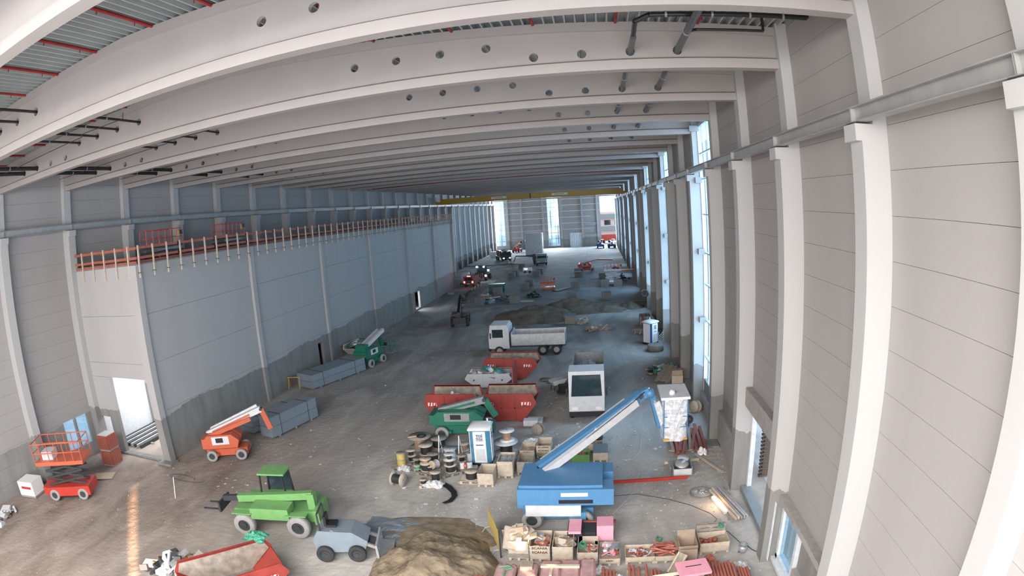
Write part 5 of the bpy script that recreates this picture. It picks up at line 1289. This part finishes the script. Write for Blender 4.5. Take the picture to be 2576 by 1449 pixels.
for x, y in ((-.55, -.3), (.3, .3)): obj('rack_post', B().bar((x, y, 0), (x, y, 1.5), .05), M_lsteel, t)
t = thing('hose_reel', 'black coiled hose hung on a far right column', 'hose', (5.75, 71.3, 1.9))
obj('hose_ring', B().lathe([(.32, -.12), (.5, -.12), (.5, .12), (.32, .12), (.32, -.12)], 22, (0, 0, 0), Matrix.Rotation(PI/2, 3, 'X')), M_cable, t); obj('hose_tail', B().path([(-.4, 0, -.1), (-.5, -.1, -.8), (-.3, 0, -1.8)], .04, 6), M_cable, t); obj('hook', B().bar((.2, .0, .3), (.45, 0, .35), .04), M_dsteel, t)
rubble('stone_pack', 'small pallet loads of pale blocks in front of the sand piles', 'blocks', (-1.9, 63.4, 0), 24, .5, .5, .9, [M_wood2, M_offwhite, M_wood], 61, .5)
t = thing('slab_table', 'grey slab lying on a timber stack left of the pallet loads', 'slab', (-3.5, 63.8, 0)); obj('slab', B().ob((0, 0, 1.0), (1.4, 1.0, .12), (.1, 0, 0)), M_bgrey, t); obj('stack', B().b(-.6, -.4, 0, .6, .4, .92), M_wood2, t)
rubble('scrap_row', 'scattered timber offcuts beyond the tipper lorry', 'timber offcuts', (-.4, 60.0, 0), 18, 1.6, .8, .2, [M_wood, M_wood2, M_bgrey], 62, .7)
o = obj('pink_sheet', B().ob((0, 0, .04), (1.3, .6, .05), (0, 0, .05)), M_pink, None, (1.0, 60.0, 0)); tag(o, 'pink insulation sheet lying flat far behind the lorry', 'insulation sheet')
t = thing('wheelbarrow', 'pale wheelbarrow with black wheels left of the white cab lorry', 'wheelbarrow', (-3.3, 40.0, 0), .6)
obj('tray', B().prism([(-.5, .45), (.35, .45), (.6, .8), (-.6, .8)], -.35, .35), M_offwhite, t); wheel(t, .6, .0, .2, .1, M_btyre)
for y in (-.25, .25): obj('handle', B().bar((.5, y*.5, .3), (-1.1, y, .75), .04), M_dsteel, t); obj('leg', B().bar((-.4, y, .45), (-.45, y, 0), .04), M_dsteel, t)
o = obj('round_plate', B().lathe([(0, 0), (.45, 0), (.45, .04), (0, .04)], 22), M_block, None, (-4.5, 42.5, 0)); tag(o, 'flat round plate on the ground behind the wheelbarrow', 'plate')
t = thing('mixer_unit', 'small black engine unit beside the pale wheelbarrow', 'engine unit', (-2.75, 38.6, 0), .3)
obj('engine', B().b(-.35, -.3, .3, .35, .3, .8), M_black, t); wheel(t, -.3, .33, .2, .12, M_btyre); wheel(t, .3, .33, .2, .12, M_btyre); obj('frame', B().b(-.5, -.35, .2, .6, .35, .28), M_dsteel, t)

# --- things on the slab
o = obj('green_container', B().b(-1.3, -.5, 0, 1.3, .6, 1.3), M_dgreen, None, (-16.6, 90.6, .12)); tag(o, 'dark green low container among the pier blocks', 'container')
t = thing('generator', 'small white lit generator trailer on the slab', 'generator', (-14.6, 115.5, .12)); obj('body', B().b(-.9, -.5, .4, .9, .5, 1.1), M_white, t)
for x in (-.5, .5): wheel(t, x, -.5, .25, .15, M_btyre)
obj('lamp', B().b(-.6, -.52, .8, .0, -.5, .95), M_lampwhite, t)
for k, (x, y, s, lab, ms) in enumerate(((-17.0, 83.5, 1.2, 'tools and red drums heaped behind the first pier blocks', [M_redwood, M_gtarp, M_wood, M_offwhite]), (-14.0, 82.0, 1.3, 'grey formwork parts heaped left of the timber', [M_bgrey, M_dsteel, M_block]),
        (-9.9, 83.4, 1.2, 'green hoses and bars heaped by the middle blocks', [M_dgreen, M_dsteel, M_cable]), (-15.6, 79.6, .8, 'small boxes and a blue tub near the first block', [M_tblue, M_wood, M_offwhite]), (3.8, 99.5, 1.8, 'mixed white and dark equipment behind the white scissor lift', [M_white, M_dsteel, M_redduct, M_bgrey]))):
    rubble('equipment_heap', lab, 'equipment', (x, y, .12), 24, s, s, .8, ms, 70+k, .5)
t = thing('rebar_bundle', 'dark steel bars lying slanted beside a pier block', 'steel bars', (-6.1, 89.6, .12), -.5)
for k in range(7): obj('bar', B().tube((-.5+k*.16, -1.9, .08), (-.5+k*.16, 1.9, .1), .05, 6), M_dsteel, t)
t = thing('timber_row', 'pale timbers beside the second front pier block', 'timbers', (-10.4, 79.2, .12))
for k in range(3): obj('timber', B().b(-.9, k*.35, 0, .9, k*.35+.12, .1), M_wood, t)
o = obj('long_board', B().ob((0, 0, .5), (3.4, .3, .06), (0, -.06, .15)), M_offwhite, None, (-16.2, 81.0, .12)); tag(o, 'long pale board lying across the tools on the slab', 'board')
o = obj('blue_case', B().b(-.5, -.3, 0, .5, .3, .35), M_bgrey, None, (-24.4, 90.5, 0)); tag(o, 'blue grey case on the dirt beside the far inner wall', 'case')
t = thing('water_tank', 'pale water tank beside the far corner of the inner building', 'tank', (-24.9, 103.5, 0)); obj('tank', B().lathe([(0, .2), (.9, .2), (.95, 1.0), (.9, 2.0), (0, 2.1)], 18), M_offwhite, t); obj('base', B().b(-.9, -.9, 0, .9, .9, .2), M_dsteel, t)
t = thing('stake_row', 'short timber stakes standing in the dirt by the slab edge', 'stakes', (-20.7, 93, 0))
for k in range(6): obj('stake', B().b(-.05+.2*(k % 2), -3+k*1.3, 0, .05+.2*(k % 2), -2.9+k*1.3, 1.0), M_wood, t)
o = obj('white_post', B().b(-.3, -.3, 0, .3, .3, 2.2), M_white, None, (-31.0, 162, .12)); tag(o, 'white post standing at the far left columns', 'post')
o = obj('white_box', B().b(-.8, -.6, 0, .8, .6, 1.6), M_white, None, (-29.3, 158, .12)); tag(o, 'white box on the slab at the far left columns', 'box')

# ================================================================ FOREGROUND CRATE ROW
FR = 'crates in the foreground row'
crate('leftmost foreground crate heaped with sunlit boards, dark lower collar', (-3.28, 18.95, 0), 0, 4, M_wood, group=FR, lowm=M_wood2)
crate('foreground crate with two lines of black lettering and cut pipes inside', (-2.45, 18.92, 0), 0, 3, M_wood, ['', 'SCANIA', 'SCANIA'], group=FR)
crate('foreground crate holding brown cartons left of the pink board', (-1.57, 18.88, 0), 0, 3, M_wood, group=FR)
crate('foreground crate with green hose and red fittings', (-.61, 18.77, 0), 0, 2, M_wood, group=FR)
crate('low foreground crate lettered nikin holding orange and grey parts', (.23, 18.6, 0), 0, 1, M_wood, ['nikin'], group=FR, lsize=.13)
crate('wide low foreground crate full of small red fittings', (1.4, 18.5, 0), 0, 1, M_wood, group=FR, L=1.15, D=.9)
crate('low foreground crate heaped with orange red ducts', (2.38, 18.5, 0), 0, 1, M_wood, group=FR, L=.85, D=.95)
crate('rightmost foreground crate with open red tubes inside', (4.33, 18.85, 0), .03, 2, M_wood, group=FR, L=1.2, D=.85)
t = thing('cardboard_box', 'tall open cardboard box in the foreground row', 'box', (3.22, 18.4, 0))
for (a, b_, c, d_) in ((-.36, -.42, .36, -.4), (-.36, .4, .36, .42), (-.36, -.4, -.34, .4), (.34, -.4, .36, .4)): obj('side_wall', B().b(a, b_, 0, c, d_, .78), M_card, t)
obj('flap', B().ob((0, -.48, .70), (.70, .22, .01), (-.9, 0, 0)), M_card, t); obj('flap', B().ob((-.43, 0, .76), (.2, .78, .01), (0, .6, 0)), M_card, t); obj('flap', B().ob((0, .5, .84), (.7, .22, .01), (.5, 0, 0)), M_card, t); obj('bottom', B().b(-.34, -.4, .0, .34, .4, .02), M_card, t)
pallet('pallet standing on edge behind the rightmost foreground crate', (4.3, 19.42, .45), 0, M_wood2).rotation_euler = (PI/2-.1, 0, 0)
rubble('sunlit_boards', 'pale boards and strips heaped on the leftmost foreground crate', 'boards', (-3.3, 18.95, .85), 26, .42, .6, .35, [M_wood, M_ply, M_card, M_wood], 81, .4)
rubble('pipe_cuttings', 'cut grey and orange pipes in the lettered crate', 'pipe pieces', (-2.45, 18.9, .5), 26, .3, .5, .3, [M_card, M_redduct, M_grey, M_wood], 82, .25)
rubble('carton_pieces', 'brown carton pieces in the crate left of the pink board', 'cartons', (-1.57, 18.9, .45), 12, .28, .45, .25, [M_card, M_ply, M_offwhite], 83, .38)
rubble('fitting_heap', 'small red and white fittings in the hose crate', 'fittings', (-.5, 18.75, .3), 44, .25, .45, .22, [M_redduct, M_offwhite, M_orange, M_card], 84, .12)
rubble('orange_parts', 'orange brackets and grey cases in the nikin crate', 'parts', (.25, 18.65, .2), 20, .3, .5, .25, [M_orange, M_bgrey, M_offwhite, M_pink], 85, .28)
rubble('fitting_heap', 'small red fittings filling the wide low crate', 'fittings', (1.4, 18.5, .2), 70, .5, .38, .2, [M_redduct, M_redwood, M_offwhite, M_redduct], 86, .12)
t = thing('duct_heap', 'orange red ducts heaped over the low crate', 'ducts', (2.35, 18.45, .3))
random.seed(87)
for k in range(16): obj('duct', B().tube((-.42, 0, 0), (.42, 0, 0), .045, 8), M_redduct, t, (random.uniform(-.15, .15), random.uniform(-.35, .35), .05+random.random()*.18)).rotation_euler = (0, random.uniform(-.25, .25), random.uniform(-.5, .5))
t = thing('red_tubes', 'open red tube ends and rings in the rightmost crate', 'tubes', (4.3, 18.85, .2))
for k in range(9):
    obj('tube_ring', B().lathe([(.07, 0), (.1, 0), (.1, .14), (.07, .14), (.07, 0)], 14), M_redwood, t, (-.45+(k % 5)*.2, -.2+(k//5)*.3, .02+.03*(k % 3))).rotation_euler = (random.uniform(-.5, .5), random.uniform(-.5, .5), 0)
def hose(lab, loc, R, m, n=5, r=.018):
    t = thing('hose_coil', lab, 'hose', loc); b = B()
    for k in range(n): b.path([(R*(1-.08*k)*math.cos(a*PI/8), R*(1-.08*k)*1.4*math.sin(a*PI/8), .03*k+.03*math.sin(a+k)) for a in range(17)], r, 6)
    obj('hose', b, m, t, kind='stuff')
hose('pale green hose coiled in the hose crate', (-.82, 18.8, .45), .16, M_gcable)
hose('green hose thrown over the pallet by the rightmost crate', (4.7, 19.3, .75), .12, M_gcable)
hose('small green hose lying behind the duct crate', (2.25, 19.7, .03), .12, M_gcable, 3)
o = obj('pink_insulation_board', B().b(-.25, -.5, 0, .25, .5, .12), M_pink, None, (-1.15, 19.75, .72)); tag(o, 'pink insulation board lying between the foreground crates', 'insulation board')
o = obj('board_support', B().b(-.3, -.5, 0, .3, .5, .71), M_dsteel, None, (-1.15, 19.85, 0)); tag(o, 'dark case under the pink insulation board', 'case')
t = thing('pink_foil_pack', 'shiny pink foil wrapped pack behind the nikin crate', 'foil pack', (.05, 19.7, 0)); obj('pack', B().b(-.33, -.3, .3, .33, .45, 1.0), M_pink, t); obj('base', B().b(-.4, -.35, 0, .4, .5, .3), M_wood2, t)
t = thing('black_case', 'low dark machine case between the pink board and the foil pack', 'case', (-.6, 19.9, 0)); obj('body', B().b(-.28, -.35, 0, .28, .5, .6), M_dsteel, t); obj('rail', B().b(-.3, .45, .55, 1.1, .55, .65), M_redwood, t)
# bottom row: pink wrapped duct bundles, loose red ducts
t0 = None
def wrapped(lab, x, y, w, n, L=1.6, h=.75):
    t = thing('duct_bundle', lab, 'duct bundle', (x, y, 0), 0, 'wrapped duct bundles in the front row')
    b = B()
    for i in range(n):
        cx = -w/2+w*(i+.5)/n; r_ = w/n/2
        for k in range(7): pass
        d = obj('duct', B().tube((cx, -L/2, h-r_), (cx, L/2, h-r_), r_*.96, 14), M_redduct, t)
        obj('duct_opening', B().tube((cx, L/2-.01, h-r_), (cx, L/2+.003, h-r_), r_*.8, 14), M_black, d)
    obj('film', B().prism([(-w/2-.02, .12), (w/2+.02, .12), (w/2+.02, h-.08), (w/2-.06, h+.02), (-w/2+.06, h+.02), (-w/2-.02, h-.08)], -L/2-.02, L/2-.12), M_pinkwrap, t, label='creased pink translucent film')
    obj('pallet_base', B().b(-w/2, -L/2, 0, w/2, L/2, .12), M_wood2, t)
wrapped('pink wrapped duct bundle with a pale green strap, left of the row', -3.5, 16.3, .72, 3)
wrapped('pink wrapped duct bundle carrying an open carton', -2.7, 16.4, .66, 2)
wrapped('wide pink wrapped duct bundle, left half, with timbers on top', -1.88, 16.6, .68, 2)
wrapped('wide pink wrapped duct bundle, right half, with timbers on top', -1.17, 16.65, .66, 2)
wrapped('tall pink wrapped duct bundle right of the timbers', -.55, 16.7, .5, 2, 1.5, .8)
wrapped('short pink ducts at the left end of the front row', -4.4, 15.9, .5, 3, 1.2, .6)
o = obj('timber_t', B().b(-.75, -.06, 0, .65, .06, .1).b(-.4, -.6, 0, -.3, -.06, .08), M_wood, None, (-1.5, 16.9, .77)); tag(o, 'pale timber T laid over the wide wrapped bundles', 'timber')
t = thing('open_carton', 'open carton standing on the second wrapped bundle', 'box', (-2.75, 16.9, .77)); obj('body', B().b(-.22, -.2, 0, .22, .2, .14), M_card, t); obj('inside', B().b(-.18, -.16, .14, .18, .16, .145), M_wood2, t)
o = obj('green_strap', B().path([(-.25, .1, 0), (.1, .15, .03), (.25, .05, 0), (0, -.1, .02), (0, -.5, 0)], .03, 6), M_gcable, None, (-3.5, 16.7, .8)); tag(o, 'pale green strap lying on the leftmost wrapped bundle', 'strap')
def ducts(lab, x, y, n, p=.12, L=1.5, z=.45, r=.055, rz=0):
    t = thing('loose_ducts', lab, 'ducts', (x, y, 0), rz, 'loose red ducts in the front row')
    for i in range(n):
        d = obj('duct', B().tube((i*p, -L/2, z+.0), (i*p, L/2+random.uniform(-.1, .2), z+.0), r, 10), M_redduct, t)
        obj('duct_cap', B().tube((i*p, -L/2-.004, z), (i*p, -L/2, z), r*.8, 10), M_black, d)
    obj('bearer', B().b(-.1, -L/2, 0, n*p, -L/2+.1, z-r).b(-.1, L/2-.2, 0, n*p, L/2-.1, z-r), M_wood2, t)
ducts('group of four loose red ducts in the front row', .0, 16.4, 4, .13)
ducts('pair of tall red ducts between film scraps in the front row', .95, 16.6, 2, .14)
ducts('two separate red ducts beside the film scraps', 1.28, 16.5, 2, .28)
ducts('thick red ducts left of the leaning pallet', 1.75, 16.2, 3, .13)
ducts('long row of red ducts right of the pink board, nine wide', 3.75, 16.3, 9, .125, 1.6, .5)
ducts('shorter red ducts at the right end of the front row', 4.95, 16.2, 4, .11, 1.2, .4)
pallet('pallet leaning against the front row ducts', (2.35, 16.25, .35), .25, M_wood).rotation_euler = (.9, 0, .15)
pallet('small pallet tipped over the duct crate corner', (2.75, 17.4, .35), .8, M_wood, .9, .4).rotation_euler = (.2, -.6, .9)
o = obj('pink_insulation_board', B().ob((0, 0, 0), (1.15, .75, .12), (.12, .05, .2)), M_pink, None, (3.15, 16.25, 1.0)); tag(o, 'tilted pink insulation board in the front row', 'insulation board')
obj('print_line', B().ob((0, .05, .066), (.6, .04, .012), (.12, .05, .2)), M_print, o)
o = obj('board_prop', B().b(-.4, -.3, 0, .4, .3, .86), M_pinkwrap, None, (3.1, 16.2, 0)); tag(o, 'pink wrapped pack under the tilted insulation board', 'pack')
t = thing('red_pipe_bend', 'large orange red pipe bend left of the rightmost crate', 'pipe bend', (3.95, 17.7, 0)); obj('bend', B().path([(0, 0, 0), (0, 0, .35), (.05, -.12, .48), (.1, -.35, .5)], .13, 12), M_redduct, t); obj('collar', B().tube((0, 0, .3), (0, 0, .38), .15, 14), M_redduct, t)
for k, (x, y, lab) in enumerate(((.55, 16.9, 'film scrap with pale sticks between the red ducts'), (3.0, 17.3, 'clear bag beside the tipped small pallet'), (-.1, 17.5, 'film scrap behind the four red ducts'))):
    crumple('film_scrap', lab, 'plastic film', (x, y, .1), .3, .25, .3, M_foil, 90+k, 12)
t = thing('yellow_barrier', 'yellow ribbed steel barrier standing beside the sand pile', 'barrier', (-4.45, 19.6, 0), 1.95)
obj('barrier_panel', B().b(-1.15, -.02, .25, 1.15, .02, 1.15), M_ycable, t)
for k in range(14): obj('rib', B().b(-1.1+k*.165, -.035, .28, -1.04+k*.165, -.02, 1.12), M_ycable, t)
for x in (-.95, .95): obj('foot', B().path([(x, -.35, .03), (x, -.2, .25), (x, .2, .25), (x, .35, .03)], .02, 6), M_lsteel, t)
obj('post', B().tube((-1.18, 0, 0), (-1.18, 0, 1.3), .03, 8), M_dsteel, t)
# cables and paper on the ground
t = thing('ground_cable', 'long thin dark cable snaking from the blue lift to the doorway', 'cable', (0, 0, 0))
obj('cable', B().path([(.4, 23.6, .03), (1.6, 23.7, .03), (2.9, 23.1, .03), (3.9, 22.4, .03), (4.7, 21.5, .03), (4.9, 21.0, .03), (4.6, 20.5, .03), (5.2, 19.9, .03), (5.6, 18.8, .03), (5.3, 18.3, .03)], .014, 5), M_cable, t)
t = thing('pale_cord', 'pale cord on the ground under the raised boom', 'cord', (0, 0, 0))
obj('cord', B().path([(.4, 21.9, .03), (1.4, 23.9, .03), (1.8, 26.0, .03), (1.6, 27.6, .03), (2.0, 28.6, .03), (2.2, 30.5, .03)], .014, 5), M_offwhite, t)
t = thing('wall_cable', 'dark cable along the foot of the doorway column', 'cable', (0, 0, 0))
obj('cable', B().path([(5.7, 18.9, .03), (5.9, 18.4, .03), (6.2, 18.05, .03), (6.5, 18.3, .03), (6.55, 17.6, .03)], .018, 5), M_cable, t)
random.seed(99)
for k, (x, y) in enumerate(((-6.0, 23.3), (-9.9, 24.1), (-10.3, 25.3), (-8.3, 22.6), (-7.2, 25.0))):
    o = obj('paper_scrap', B().ob((0, 0, .02), (.2, .14, .01), (.1, 0, k)), M_white, None, (x, y, 0)); tag(o, 'white paper scrap on the ground ' + ['right of the rubber strip', 'right of the reel lying apart', 'behind the reel lying apart', 'before the plastic strewn pallet', 'left of the thick black reel'][k], 'paper', 'paper scraps near the reels')
db = B()
for k in range(420):
    x, y = (random.uniform(-4, 6), random.uniform(22, 50)) if k < 260 else (random.uniform(-22, -4), random.uniform(20, 60))
    s = random.choice((.04, .06, .1, .16)); db.ob((x, y, ground_z(x, y)+.0), (s, s*random.uniform(.3, 1), .02), (random.uniform(-.3, .3), random.uniform(-.3, .3), random.random()*3))
o = obj('litter', db, M_debris, None); tag(o, 'pale litter and chips scattered over the dirt floor', 'litter'); o['kind'] = 'stuff'
